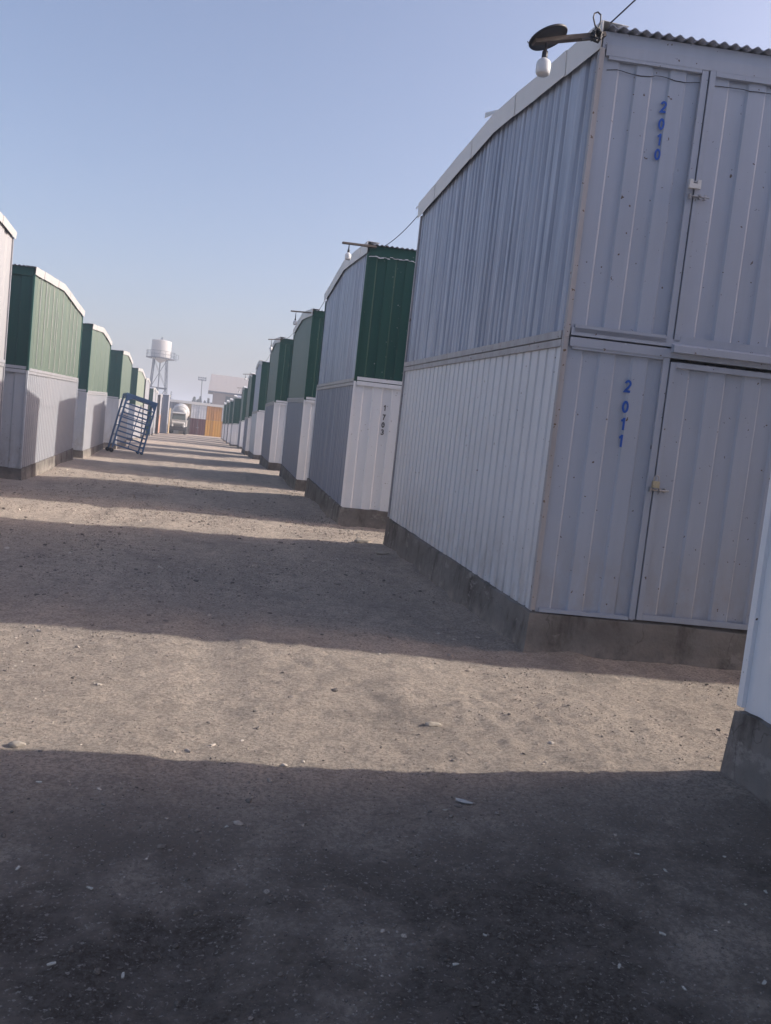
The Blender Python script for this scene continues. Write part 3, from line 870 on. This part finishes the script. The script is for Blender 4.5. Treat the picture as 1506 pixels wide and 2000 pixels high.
# ------------------------------------------------------------------ padlocks on the two near doors
def padlock_shell(x, z, off=0.06):
    p = Vector(on_front(x, z)) + NF * off
    r_ = root('padlock', p, 'square steel shutter padlock on the door of unit 2010', 'padlock', 'padlocks on the near doors')
    xd = Vector((1, SL, 0)).normalized()
    MM = Matrix(((xd.x, -NF.x, 0, p.x), (xd.y, -NF.y, 0, p.y), (0, 0, 1, p.z), (0, 0, 0, 1)))
    bm = NB()
    box(bm, (-.046, -.014, -.036), (.046, .014, 0.0), MM)
    box(bm, (-.046, -.014, 0.0005), (-.018, .014, .030), MM)
    box(bm, (.018, -.014, 0.0005), (.046, .014, .030), MM)
    link('lock_body', bm, M['locksteel'], r_)
    bm = NB()
    tube(bm, [MM @ Vector((-.03, 0, .016)), MM @ Vector((.03, 0, .016))], 0.007, 10)
    link('shackle', bm, M['steel'], r_)
padlock_shell(3.519, 3.852)
def padlock_brass(x, z, off=0.06):
    p = Vector(on_front(x, z)) + NF * off
    r_ = root('padlock', p, 'worn brass padlock hanging on the door of unit 2011', 'padlock', 'padlocks on the near doors')
    xd = Vector((1, SL, 0)).normalized()
    MM = Matrix(((xd.x, -NF.x, 0, p.x), (xd.y, -NF.y, 0, p.y), (0, 0, 1, p.z), (0, 0, 0, 1)))
    bm = NB()
    vs = box(bm, (-.030, -.013, -.028), (.030, .013, .026), MM)
    bmesh.ops.bevel(bm, geom=bm.edges[:], offset=.004, segments=2, affect='EDGES')
    link('lock_body', bm, M['brass'], r_)
    bm = NB()
    pts = [MM @ Vector((-.021, 0, .024))] + [MM @ Vector((-.021 * math.cos(a), 0, .05 + .021 * math.sin(a))) for a in [math.pi * i / 10 for i in range(11)]] + [MM @ Vector((.021, 0, .024))]
    tube(bm, pts, 0.0048, 8)
    link('shackle', bm, M['steel'], r_)
padlock_brass(3.533, 1.515)

# ------------------------------------------------------------------ lamps on the roof corners and the cables between them
GLAMP = 'bulbs hung from plank arms on the roof corners'
def lamp(label, tip, base, bulb_x, bz0, scale=1.0, disc=False):
    y = base[1]
    r_ = root('hanging_lamp', base, label, 'lamp', GLAMP)
    bm = NB()
    bar(bm, base, tip, 0.055 * scale, 0.028 * scale)
    link('arm', bm, M['wood'], r_)
    t = (bulb_x - base[0]) / (tip[0] - base[0])
    az = lerp(base[2], tip[2], t)
    c = Vector((bulb_x, lerp(base[1], tip[1], t), 0))
    if disc:
        bm = NB()
        T = Matrix.Rotation(R(-20), 4, 'Y') @ Matrix.Rotation(R(-10), 4, 'X')
        lathe(bm, (c.x + .01, c.y, az + .022), [(0.0, -.012), (.10, -.012), (.125, -.004), (.142, -.008), (.148, .002), (.146, .008), (.10, .022), (.03, .03), (.02, .032)], 32, T)
        link('disc_shade', bm, M['dark'], r_, smooth=True)
        bm = NB()
        tube(bm, [c + Vector((.14 * math.cos(a), .14 * math.sin(a), az + .035 + .01 * math.sin(2 * a) - .225 * .14 * -math.cos(a) * 1.0)) for a in [i * .2 for i in range(14)]], .004, 6)
        link('wire', bm, M['dark'], r_)
    bm = NB()
    lathe(bm, (c.x, c.y, 0), [(.017 * scale, bz0 + .12), (.019 * scale, bz0 + .125), (.019 * scale, bz0 + .17), (.012 * scale, bz0 + .175), (.006, az - .01)], 14)
    link('socket', bm, M['dark'], r_, smooth=True)
    bm = NB()
    h = .13 * scale if scale > 1 else .13
    lathe(bm, (c.x, c.y, bz0), [(.02, 0), (.044, .004), (.052, .014), (.055, .035), (.055, .082), (.048, .1), (.03, .114), (.02, .122), (.018, .132)], 22)
    link('bulb', bm, M['bulb'], r_, smooth=True)
    return r_
L1 = lamp('bulb under a dark round disc on an arm at the roof corner above unit 2010', (2.10, 6.0, 4.655), (2.66, 6.03, 4.83), 2.20, 4.437, 1.15, True)
# tangle of cable at the arm's foot, and the stiff loop standing above it
bm = NB()
rr = random.Random(12)
pts = []
for i in range(60):
    a = i * 0.9
    pts.append((2.58 + .035 * math.cos(a) + rr.uniform(-.012, .012), 5.985 + .03 * math.sin(a * 1.3), 4.79 + .035 * math.sin(a) + rr.uniform(-.015, .015)))
tube(bm, pts, .007, 6)
tube(bm, [(2.59, 5.98, 4.80), (2.555, 5.98, 4.86), (2.535, 5.98, 4.91), (2.54, 5.98, 4.94), (2.565, 5.98, 4.955), (2.592, 5.98, 4.94), (2.597, 5.98, 4.90), (2.59, 5.98, 4.86), (2.585, 5.98, 4.81)], .006, 8)
tube(bm, [(2.56, 5.98, 4.77), (2.50, 5.975, 4.745), (2.46, 5.97, 4.73)], .009, 6)
link('cable_tangle', bm, M['dark'], L1)
lamp('bulb on a plank arm above the block numbered 1703', (2.0, 14.26, 4.93), (2.60, 14.3, 4.96), 2.12, 4.66, 1.1)
lamp('bulb on a plank arm at the third block on the right', (1.93, 22.2, 4.82), (2.60, 22.24, 4.86), 2.07, 4.47, 1.1)
lamp('bulb on a plank arm at the fourth block on the right', (1.92, 30.2, 4.87), (2.45, 30.24, 4.95), 2.045, 4.51, 1.1)
lamp('bulb on a plank arm at the sixth block on the right', (1.75, 46.1, 4.55), (2.40, 46.15, 4.62), 1.9, 4.24, 1.1)
lamp('bulb on a plank arm at the seventh block on the right', (1.95, 59.9, 4.42), (2.62, 59.95, 4.48), 2.1, 4.1, 1.1)
def cable(label, a, b, sag, rad=.006):
    a, b = Vector(a), Vector(b)
    bm = NB()
    pts = [a.lerp(b, i / 16) - Vector((0, 0, sag * 4 * (i / 16) * (1 - i / 16))) for i in range(17)]
    tube(bm, pts, rad, 6)
    o = link('cable', bm, M['dark'], None, origin=a)
    tag(o, label, 'cable', 'cables strung from roof to roof')
cable('thin cable leaving the near roof corner towards the top of the picture', (2.70, 6.03, 4.93), (2.84, 3.5, 5.12), .03)
cable('cable sagging from the block of units 2010 and 2011 to the one numbered 1703', (2.66, 11.5, 4.86), (2.72, 14.3, 4.98), .05)
cable('cable between the block numbered 1703 and the third block', (2.46, 19.4, 4.80), (2.60, 22.25, 4.88), .05)
cable('cable between the third and fourth blocks on the right', (2.5, 26.8, 4.85), (2.45, 30.25, 4.97), .08)
cable('cable between the fourth and fifth blocks on the right', (2.37, 34.9, 4.85), (2.40, 39.2, 4.80), .1)

# ------------------------------------------------------------------ blue cage trolley tipped on the lane
def trolley():
    W, D, H = 1.16, 0.55, 1.98
    c = Vector((-2.95, 33.1, G(-3.0, 33.1)))
    rt_ = root('cage_trolley', c, 'tall blue steel cage trolley leaning over beside the left blocks', 'trolley')
    T = Matrix.Translation(c + Vector((-.42, -.1, .30))) @ Matrix.Rotation(R(20), 4, 'Z') @ Matrix.Rotation(R(12.5), 4, 'Y') @ Matrix.Rotation(R(-4), 4, 'X')
    def P(x, y, z): return T @ Vector((x, y, z))
    bm = NB()
    for x in (0, W):
        for y in (0, D):
            bar(bm, P(x, y, -.02 if x else -.10), P(x, y, H), 0.065, 0.065, (1, 0, 0))
    link('upright_frame', bm, M['cart'], rt_)
    bm = NB()
    for k in range(10):
        z = 0.02 + k * 0.185
        bar(bm, P(0.03, 0, z), P(W - .03, 0, z), 0.06, 0.055)
    bar(bm, P(0.03, 0, 1.20), P(W - .03, 0, 1.20), 0.03, 0.03)
    bar(bm, P(W * .5, -.02, 0.0), P(W * .52, -.02, H - .2), 0.03, 0.03, (1, 0, 0))
    link('front_grille', bm, M['cart'], rt_)
    bm = NB()
    for x in (0, W):
        for k in range(6):
            z = 0.06 + k * .37
            bar(bm, P(x, 0.03, z), P(x, D - .03, z), 0.03, 0.03)
    link('side_grille', bm, M['cart'], rt_)
    bm = NB()
    box(bm, (-.04, -.03, H), (W + .04, D + .03, H + .10), T)
    # arched head plate
    n = 12
    prev = None
    for i in range(n + 1):
        x = .03 + (W - .06) * i / n
        dz = .05 + .20 * abs(2 * i / n - 1) ** 5
        vs_ = [bm.verts.new(P(x, yy, zz)) for yy in (-.012, .012) for zz in (H - dz, H - .002)]
        if prev:
            for a, b_ in ((0, 1), (3, 2), (1, 3), (2, 0)):
                bm.faces.new((prev[a], vs_[a], vs_[b_], prev[b_]))
        prev = vs_
    link('head_plate', bm, M['cart'], rt_)
    for x in (0, W):
        for y in (0, D):
            p = P(x, y, -.02 if x else -.10)
            zg = G(p.x, p.y)
            rad = .085 if x == 0 else .06
            q = Vector((p.x + (-.03 if x == 0 else -.02), p.y, zg + rad + .005))
            bm = NB()
            prof = [(rad * .6, -.022), (rad * .95, -.022), (rad, -.014), (rad, .014), (rad * .95, .022), (rad * .6, .022)]
            lathe(bm, q, prof, 18, Matrix.Rotation(R(90), 4, 'X') @ Matrix.Rotation(R(20), 4, 'X'))
            w = link('caster', bm, M['rubber'], rt_)
            bm = NB()
            for s in (-.03, .03): bar(bm, q + Vector((0, s, 0)), p + Vector((0, s, 0)), .03, .012, (1, 0, 0))
            link('fork', bm, M['cart'], w)
trolley()

# ------------------------------------------------------------------ white mixer truck
def truck():
    x0, x1 = -4.35, -2.22
    xc = (x0 + x1) / 2
    y0 = 105.0
    g = G(xc, y0)
    t = root('mixer_truck', (xc, y0, g), 'old white mixer truck parked facing the lane', 'truck')
    bm = NB()
    # cab: tapered, windscreen zone raked
    prism8(bm, [(x0 + .1, y0, g + 1.0), (x1 - .1, y0, g + 1.0), (x1 - .1, y0 + 1.9, g + 1.0), (x0 + .1, y0 + 1.9, g + 1.0)],
           [(x0 + .1, y0 + .02, g + 1.72), (x1 - .1, y0 + .02, g + 1.72), (x1 - .1, y0 + 1.9, g + 1.72), (x0 + .1, y0 + 1.9, g + 1.72)])
    prism8(bm, [(x0 + .12, y0 + .04, g + 1.722), (x1 - .12, y0 + .04, g + 1.722), (x1 - .12, y0 + 1.9, g + 1.722), (x0 + .12, y0 + 1.9, g + 1.722)],
           [(x0 + .25, y0 + .32, g + 2.55), (x1 - .25, y0 + .32, g + 2.55), (x1 - .25, y0 + 1.85, g + 2.55), (x0 + .25, y0 + 1.85, g + 2.55)])
    prism8(bm, [(x0 + .2, y0 + .1, g + 2.552), (x1 - .2, y0 + .1, g + 2.552), (x1 - .2, y0 + 1.88, g + 2.552), (x0 + .2, y0 + 1.88, g + 2.552)],
           [(x0 + .3, y0 + .3, g + 2.70), (x1 - .3, y0 + .3, g + 2.70), (x1 - .3, y0 + 1.8, g + 2.70), (x0 + .3, y0 + 1.8, g + 2.70)])
    link('cab', bm, M['truckwhite'], t)
    bm = NB()
    P = [(x0 + .24, y0 + .06, g + 1.80), (x1 - .24, y0 + .06, g + 1.80), (x1 - .34, y0 + .29, g + 2.48), (x0 + .34, y0 + .29, g + 2.48)]
    prism8(bm, [Vector(p) + Vector((0, -.025, -.01)) for p in P], [Vector(p) + Vector((0, .02, 0)) for p in P])
    link('windscreen', bm, M['glass'], t)
    bm = NB()
    prism8(bm, [(x0 + .22, y0 - .30, g + .9), (x1 - .22, y0 - .30, g + .9), (x1 - .2, y0 - .003, g + .9), (x0 + .2, y0 - .003, g + .9)],
           [(x0 + .35, y0 - .22, g + 1.45), (x1 - .35, y0 - .22, g + 1.45), (x1 - .3, y0 - .003, g + 1.55), (x0 + .3, y0 - .003, g + 1.55)])
    link('bonnet', bm, M['truckwhite'], t)
    bm = NB()
    for k in range(6): box(bm, (x0 + .5, y0 - .345, g + .92 + k * .07), (x1 - .5, y0 - .304, g + .955 + k * .07))
    link('grille', bm, M['chassis'], t)
    bm = NB()
    box(bm, (x0 + .02, y0 - .55, g + .5), (x1 - .02, y0 - .36, g + .82))
    bmesh.ops.bevel(bm, geom=bm.edges[:], offset=.03, segments=2, affect='EDGES')
    link('bumper', bm, M['chassis'], t)
    bm = NB()
    box(bm, (x0 + .1, y0 - .30, g + .45), (x1 - .1, y0 + 6.5, g + .88))
    link('chassis', bm, M['chassis'], t)
    for x in (x0 + .38, x1 - .38):
        bm = NB()
        lathe(bm, (x, y0 - .35, g + 1.02), [(.02, -.05), (.11, -.05), (.125, .0), (.11, .03), (.02, .045)], 18, Matrix.Rotation(R(90), 4, 'X'))
        link('headlight', bm, M['bulb'], t, smooth=True)
    for yy in (y0 + .75, y0 + 4.3, y0 + 5.5):
        for x in (x0 + .22, x1 - .22):
            bm = NB()
            lathe(bm, (x, yy, g + .5), [(.2, -.16), (.42, -.16), (.5, -.11), (.5, .11), (.42, .16), (.2, .16)], 28, Matrix.Rotation(R(90), 4, 'Y'))
            w = link('wheel', bm, M['rubber'], t)
            bm = NB()
            lathe(bm, (x, yy, g + .5), [(.05, -.155), (.23, -.14), (.23, .14), (.05, .155)], 20, Matrix.Rotation(R(90), 4, 'Y'))
            link('rim', bm, M['truckwhite'], w)
    for x in (x0 - .06, x1 + .06):
        bm = NB()
        box(bm, (x - .08, y0 + .2, g + 1.85), (x + .08, y0 + .26, g + 2.3))
        link('mirror', bm, M['chassis'], t)
    bm = NB()
    T = Matrix.Rotation(R(-78), 4, 'X')
    lathe(bm, (xc + .1, y0 + 2.1, g + 2.45), [(.4, 0), (.86, .25), (1.05, .9), (1.08, 1.6), (.98, 2.4), (.6, 3.6), (.38, 4.1)], 36, T)
    link('mixer_drum', bm, M['truckwhite'], t, smooth=True)
    bm = NB()
    lathe(bm, (xc, y0 + 5.2, g + 3.45), [(.3, 0), (.45, .4), (.5, .42), (.44, .44)], 20)
    link('hopper', bm, M['rust'], t)
    bm = NB()
    pts = [(x0 + .1, y0 + 2.0, g + 1.0)] + [(xc + (1.08) * math.cos(a), y0 + 2.0, g + 2.35 + 1.12 * math.sin(a)) for a in [math.pi - math.pi * i / 14 for i in range(15)]] + [(x1 - .1, y0 + 2.0, g + 1.0)]
    tube(bm, pts, .045, 8)
    link('guard_hoop', bm, M['truckwhite'], t)
truck()

# ------------------------------------------------------------------ units closing the end of the lane
def end_block():
    y = 112.0
    xl, xr = -6.2, 3.6
    g = -.1
    t = root('storage_block', (xl, y, g), 'row of tan, grey, maroon and orange units closing the far end of the lane', 'storage block')
    bm = NB()
    box(bm, (xl, y + .06, g - .4), (xr, y + 5, 4.15))
    link('wall', bm, M['white_old'], t)
    bm = NB()
    box(bm, (xl - .1, y - .14, 4.05), (xr + .1, y + .055, 4.38))
    link('parapet', bm, M['trim'], t)
    cols = [(-5.0, -3.4, 'white_old', 'white_old'), (-3.38, -2.02, 'tan', 'concrete'), (-2.0, -.02, 'white', 'maroon'), (.0, 2.0, 'orange', 'ochre'), (2.02, 3.5, 'white', 'orange')]
    for a, b_, u, l in cols:
        for z0, z1, m_ in ((2.24, 4.045, u), (g, 2.22, l)):
            bm = NB()
            ribbed(bm, (a, y, 0), (b_, y, 0), z0, z0, lambda q: z1, (0, -1, 0), .33, .03, 'trap', 3, 0)
            d = link('front_panel', bm, M[m_], t)
            bm = NB()
            m0 = (a + b_) / 2
            bar(bm, (m0, y - .015, z0 + .05), (m0, y - .015, z1 - .05), .05, .03, (1, 0, 0))
            bar(bm, (m0 - .2, y - .03, (z0 + z1) / 2), (m0 + .2, y - .03, (z0 + z1) / 2), .03, .04)
            link('door_bar', bm, M['frame_grey'] if m_ in ('white', 'maroon') else M[m_], d)
end_block()

# low cream wall stub next to the truck
bm = NB()
box(bm, (-5.6, 101.5, -.4), (-4.30, 104.6, 2.95))
box(bm, (-5.65, 101.45, 2.952), (-4.25, 104.65, 3.06))
o = link('boundary_wall', bm, M['tan'], None, origin=(-4.9, 103, 0))
tag(o, 'low cream wall stub between the truck and the grey block', 'wall')

# ------------------------------------------------------------------ water tower
def water_tower():
    c = Vector((-8.62, 150, G(-8.6, 150)))
    t = root('water_tower', c, 'white cylindrical water tank on a tall grey steel tower', 'water tower')
    bm = NB()
    lathe(bm, (c.x, c.y, 0), [(.12, 11.35), (.3, 11.45), (1.6, 12.25), (1.68, 12.3), (1.68, 15.1), (1.64, 15.16), (.9, 15.32), (.1, 15.4)], 48)
    for z in (13.2, 14.2): lathe(bm, (c.x, c.y, z), [(1.675, -.03), (1.70, -.025), (1.70, .025), (1.675, .03)], 48)
    tk = link('tank', bm, M['tank'], t)
    for p in tk.data.polygons: p.use_smooth = False
    bm = NB()
    lathe(bm, (c.x, c.y, 15.4), [(.25, 0), (.25, .12), (.05, .2), (.05, .35), (.2, .36), (.2, .4), (.03, .42)], 16)
    link('vent', bm, M['towersteel'], tk)
    bm = NB()
    n = 40
    for i in range(n):
        a0, a1 = 2 * math.pi * i / n, 2 * math.pi * (i + 1) / n
        f = lambda r_, a, z: (c.x + r_ * math.cos(a), c.y + r_ * math.sin(a), z)
        prism8(bm, [f(1.7, a0, 12.08), f(2.45, a0, 12.08), f(2.45, a1, 12.08), f(1.7, a1, 12.08)], [f(1.7, a0, 12.2), f(2.45, a0, 12.2), f(2.45, a1, 12.2), f(1.7, a1, 12.2)])
    pl = link('platform', bm, M['towersteel'], t)
    bm = NB()
    for z in (12.75, 13.3):
        tube(bm, [(c.x + 2.4 * math.cos(2 * math.pi * i / 32), c.y + 2.4 * math.sin(2 * math.pi * i / 32), z) for i in range(33)], .03, 5)
    for i in range(16):
        a = 2 * math.pi * i / 16
        tube(bm, [(c.x + 2.4 * math.cos(a), c.y + 2.4 * math.sin(a), 12.18), (c.x + 2.4 * math.cos(a), c.y + 2.4 * math.sin(a), 13.32)], .03, 5)
    link('railing', bm, M['towersteel'], pl)
    def leg(i, z):
        a = R(45 + 90 * i + 6)
        r_ = lerp(2.35, 1.5, (z - c.z) / (12.1 - c.z))
        return Vector((c.x + r_ * math.cos(a), c.y + r_ * math.sin(a), z))
    for i in range(4):
        bm = NB()
        for q in (-.15, .15):
            tube(bm, [leg(i, c.z - .3) + Vector((q, 0, 0)), leg(i, 12.1) + Vector((q, 0, 0))], .045, 8)
        for k in range(24):
            z = c.z + .4 + k * .48
            s = .14 if k % 2 else -.14
            tube(bm, [leg(i, z) + Vector((-s, 0, 0)), leg(i, z + .45) + Vector((s, 0, 0))], .014, 5)
        link('leg', bm, M['towersteel'], t)
    bm = NB()
    for z in (2.2, 7.0):
        for i in range(4):
            bar(bm, leg(i, z), leg((i + 1) % 4, z), .14, .2)
    link('ring_beam', bm, M['towersteel'], t)
    bm = NB()
    for z0, z1 in ((c.z + .1, 2.2), (2.2, 7.0), (7.0, 11.9)):
        for i in range(4):
            j = (i + 1) % 4
            tube(bm, [leg(i, z0), leg(j, z1)], .03, 5)
            tube(bm, [leg(j, z0), leg(i, z1)], .03, 5)
    link('cross_brace', bm, M['towersteel'], t)
    bm = NB()
    tube(bm, [(c.x, c.y, c.z - .2), (c.x, c.y, 11.4)], .10, 10)
    link('riser_pipe', bm, M['towersteel'], t)
    bm = NB()
    for q in (0, .4):
        tube(bm, [(c.x + 2.62, c.y - .6 + q, 11.9), (c.x + 2.62, c.y - .6 + q, 13.1)], .03, 5)
    for k in range(5): tube(bm, [(c.x + 2.62, c.y - .6, 12.0 + k * .24), (c.x + 2.62, c.y - .2, 12.0 + k * .24)], .02, 5)
    tube(bm, [(c.x + 2.45 + .0, c.y - .6, 12.15), (c.x + 3.0, c.y - .6, 12.2), (c.x + 3.05, c.y - .6, 13.0), (c.x + 2.6, c.y - .6, 13.0)], .04, 5)
    link('ladder', bm, M['towersteel'], t)
water_tower()

# ------------------------------------------------------------------ aerial, floodlight mast, hall, trees beyond the end
def aerial():
    b = Vector((-5.2, 125, G(-5.2, 125)))
    bm = NB()
    tube(bm, [b - Vector((0, 0, .2)), b + Vector((-.1, 0, 5.8))], .05, 6)
    for k in range(5):
        z = b.z + 4.5 + k * .28
        bar(bm, (b.x - .3 + .05 * k, 125, z), (b.x + .25 - .04 * k, 125.2, z + .05), .03, .03)
    bar(bm, (b.x - .45, 125, b.z + 4.3), (b.x + .45, 125.1, b.z + 4.5), .05, .05)
    for k in range(6): bar(bm, (b.x - .4 + .16 * k, 124.8, b.z + 4.3 + .03 * k), (b.x - .4 + .16 * k, 125.3, b.z + 4.5 + .03 * k), .03, .03)
    o = link('aerial', bm, M['towersteel'], None, origin=b)
    tag(o, 'small television aerial on a pole right of the water tower', 'aerial')
aerial()

def mast():
    b = Vector((-1.55, 200, G(-1.5, 200)))
    t = root('floodlight_mast', b, 'slim floodlight mast rising beyond the end of the lane', 'floodlight')
    bm = NB()
    tube(bm, [b - Vector((0, 0, .3)), b + Vector((0, 0, 6)), b + Vector((-.15, 0, 11.9))], [.16, .12, .09], 10)
    link('pole', bm, M['towersteel'], t)
    bm = NB()
    top = b + Vector((-.15, 0, 11.7))
    for z in (0, .5): bar(bm, top + Vector((-.95, 0, z)), top + Vector((.95, 0, z)), .1, .1)
    for x in (-.9, .9): bar(bm, top + Vector((x, 0, 0)), top + Vector((x, 0, .5)), .08, .08)
    link('crossarm', bm, M['towersteel'], t)
    for k in range(4):
        for z in (0.05, .55):
            q = top + Vector((-.75 + .5 * k, -.12, z))
            bm = NB()
            prism8(bm, [q + Vector(p) for p in ((-.2, -.2, -.14), (.2, -.2, -.14), (.15, .1, -.1), (-.15, .1, -.1))], [q + Vector(p) for p in ((-.2, -.12, .2), (.2, -.12, .2), (.15, .14, .14), (-.15, .14, .14))])
            link('lamp_head', bm, M['towersteel'], t)
mast()

def hall():
    y = 160
    x0, x1 = .9, 14
    g = G(4, y)
    t = root('hall', (x0, y, g), 'plastered hall with a big pale sheet roof behind the orange units', 'building')
    bm = NB()
    box(bm, (x0, y + .5, g - .3), (x1, y + 12, 7.9))
    link('wall', bm, M['plaster'], t)
    bm = NB()
    yr, zr = y + 6.3, 11.5
    e0, e1 = x0 - 1.0, x1 + 1
    prism8(bm, [(e0, y - .6, 7.85), (e1, y - .6, 7.85), (e1, yr, zr - .15), (e0 + .35, yr, zr - .15)], [(e0, y - .6, 8.02), (e1, y - .6, 8.02), (e1, yr, zr + .02), (e0 + .35, yr, zr + .02)])
    prism8(bm, [(e0, y + 13.2, 7.85), (e0 + .35, yr + .01, zr - .15), (e1, yr + .01, zr - .15), (e1, y + 13.2, 7.85)], [(e0, y + 13.2, 8.02), (e0 + .35, yr + .01, zr + .02), (e1, yr + .01, zr + .02), (e1, y + 13.2, 8.02)])
    for k in range(16):
        x = e0 + .5 + k * .95
        if x < e1: bar(bm, (x, y - .6, 8.035), (x + (.0), yr, zr + .035), .05, .04)
    link('roof', bm, M['hallroof'], t)
    bm = NB()
    box(bm, (e0 + .1, y - .72, 7.72), (e1, y - .605, 8.0))
    link('gutter', bm, M['towersteel'], t)
    bm = NB()
    box(bm, (x0 + 2.35, y + .40, 4.6), (x0 + 7.5, y + .495, 7.3))
    w = link('window', bm, M['glass'], t)
    bm = NB()
    for k in range(7): bar(bm, (x0 + 2.4 + k * .83, y + .36, 4.6), (x0 + 2.4 + k * .83, y + .36, 7.3), .07, .06, (1, 0, 0))
    link('bars', bm, M['towersteel'], w)
hall()

def conifer(x, y, h, w, seed, label):
    rng = random.Random(seed)
    g = G(x, y)
    t = root('conifer', (x, y, g), label, 'tree', 'dark conifers beyond the end wall')
    bm = NB()
    tube(bm, [(x, y, g - .2), (x + .1, y, g + h * .5), (x, y, g + h * .96)], [.22, .14, .03], 8)
    for k in range(14):
        z = g + h * (.15 + .8 * k / 14); a = rng.uniform(0, 6.28); r_ = w * .8 * (1 - k / 15)
        tube(bm, [(x, y, z), (x + r_ * math.cos(a), y + r_ * math.sin(a), z + .3)], [.05, .015], 5)
    link('trunk', bm, M['bark'], t)
    bm = NB()
    for k in range(900):
        u = rng.random() ** .8
        z = g + h * (.1 + .9 * u)
        lim = w * (1 - u) ** .7 * (1 + .3 * math.sin(u * 22 + seed)) + .12
        r_ = lim * rng.random() ** .45; a = rng.uniform(0, 6.283)
        p = Vector((x + r_ * math.cos(a), y + r_ * math.sin(a), z))
        s = rng.uniform(.12, .3)
        d1 = Vector((rng.uniform(-1, 1), rng.uniform(-1, 1), rng.uniform(-.4, 1))).normalized() * s
        d2 = Vector((rng.uniform(-1, 1), rng.uniform(-1, 1), rng.uniform(-1, 1))).normalized() * s * .5
        quad(bm, [p - d1, p + d2, p + d1 * 1.4, p - d2])
    link('crown', bm, M['needles'], t)
conifer(-3.4, 220, 8.2, 1.1, 1, 'leftmost dark conifer left of the floodlight mast')
conifer(-2.5, 221, 7.6, .9, 6, 'lower conifer tucked between the two taller ones at the mast')
conifer(-1.9, 219, 8.5, 1.2, 2, 'tallest dark conifer right behind the floodlight mast')
conifer(-.7, 220, 7.5, .8, 3, 'small conifer just right of the floodlight mast')
conifer(.15, 221, 8.3, .9, 4, 'slim pointed conifer between the mast and the hall')
conifer(1.0, 222, 7.2, .9, 5, 'low conifer against the corner of the hall')

# ------------------------------------------------------------------ litter and single stones
def scrap(x, y, l, w, a, label, mat, group=None, name='litter_scrap', cat='litter'):
    z = G(x, y) + float(gdetail(np.array([x]), np.array([y]))[0]) + .006
    bm = NB()
    ca, sa = math.cos(a), math.sin(a)
    rr = random.Random(int(abs(x * 1000)))
    pts = []
    for u, v in ((-1, -1), (0, -1.2), (1, -.8), (1, .9), (.1, 1.1), (-1, 1)):
        px, py = u * l / 2 * rr.uniform(.85, 1.1), v * w / 2
        pts.append(Vector((x + px * ca - py * sa, y + px * sa + py * ca, z + rr.uniform(0, .005))))
    lo = [bm.verts.new(p) for p in pts]; hi = [bm.verts.new(p + Vector((0, 0, .003))) for p in pts]
    bm.faces.new(lo[::-1]); bm.faces.new(hi)
    for i in range(6): bm.faces.new((lo[i], lo[(i + 1) % 6], hi[(i + 1) % 6], hi[i]))
    o = link(name, bm, mat, None, origin=(x, y, z))
    tag(o, label, cat, group)
LIT = [(0.896, 2.270, .028), (1.037, 2.401, .022), (2.184, 2.528, .03), (2.052, 2.462, .022), (1.650, 2.345, .03), (1.569, 2.086, .026), (1.840, 2.076, .032), (1.817, 2.819, .026),
       (1.867, 2.694, .022), (1.406, 2.192, .026), (1.157, 3.274, .03), (2.177, 2.769, .02), (-0.486, 2.848, .03), (-0.291, 2.335, .034), (-0.237, 2.715, .03), (-0.091, 2.290, .028), (0.215, 3.120, .024), (-0.540, 3.492, .034)]
for i, (x, y, l) in enumerate(LIT):
    scrap(x, y, l * .75, l * .28, 2.2 * i, 'tiny pale paper scrap lying on the shaded gravel', M['cigarette'], 'tiny pale scraps on the shaded gravel')
scrap(1.271, 3.36, .075, .02, -.5, 'white torn strip of litter just inside the near shadow edge', M['scrap'])

def stone(x, y, s, label, seed):
    z = G(x, y) + float(gdetail(np.array([x]), np.array([y]))[0])
    bm = NB()
    bmesh.ops.create_icosphere(bm, subdivisions=2, radius=1)
    rr = random.Random(seed)
    k = [rr.uniform(-1, 1) for _ in range(6)]
    for v in bm.verts:
        c = v.co
        f = 1 + .16 * math.sin(3 * c.x + k[0] * 3) + .14 * math.sin(4 * c.y + k[1] * 3) + rr.uniform(-.05, .05)
        v.co = Vector((x + c.x * f * s * 1.5, y + c.y * f * s, z + s * .25 + c.z * f * s * .6))
    o = link('stone', bm, M['palestone'], None, origin=(x, y, z))
    tag(o, label, 'stone')
M['palestone'] = plain('pale_stone', (0.40, 0.35, 0.29), 0.95, 0, 0.3, 60)
stone(1.382, 4.274, .028, 'pale tan stone lying alone in the near sunlit strip', 1)
stone(-0.708, 3.912, .026, 'rounded stone at the left edge of the near sunlit strip', 2)
stone(2.42, 10.5, .05, 'stone lying against the concrete foot of the block with units 2010 and 2011', 3)
stone(2.36, 11.6, .075, 'dark lump by the rear corner of the block with units 2010 and 2011', 4)

# ------------------------------------------------------------------ haze
if HAZE > 0:
    bm = NB()
    box(bm, (-1700, -1300, -3.0), (1700, 2700, 24.0))
    hz, nt, b = nodes('haze_air')
    nt.nodes.remove(b)
    pv = nt.nodes.new('ShaderNodeVolumePrincipled')
    pv.inputs['Color'].default_value = (0.78, 0.87, 1.0, 1)
    pv.inputs['Density'].default_value = HAZE
    pv.inputs['Anisotropy'].default_value = 0.3
    nt.links.new(pv.outputs[0], nt.nodes['Material Output'].inputs['Volume'])
    h = link('haze', bm, hz)
    h['kind'] = 'stuff'
    h['label'] = 'thin pale haze hanging over the whole yard'
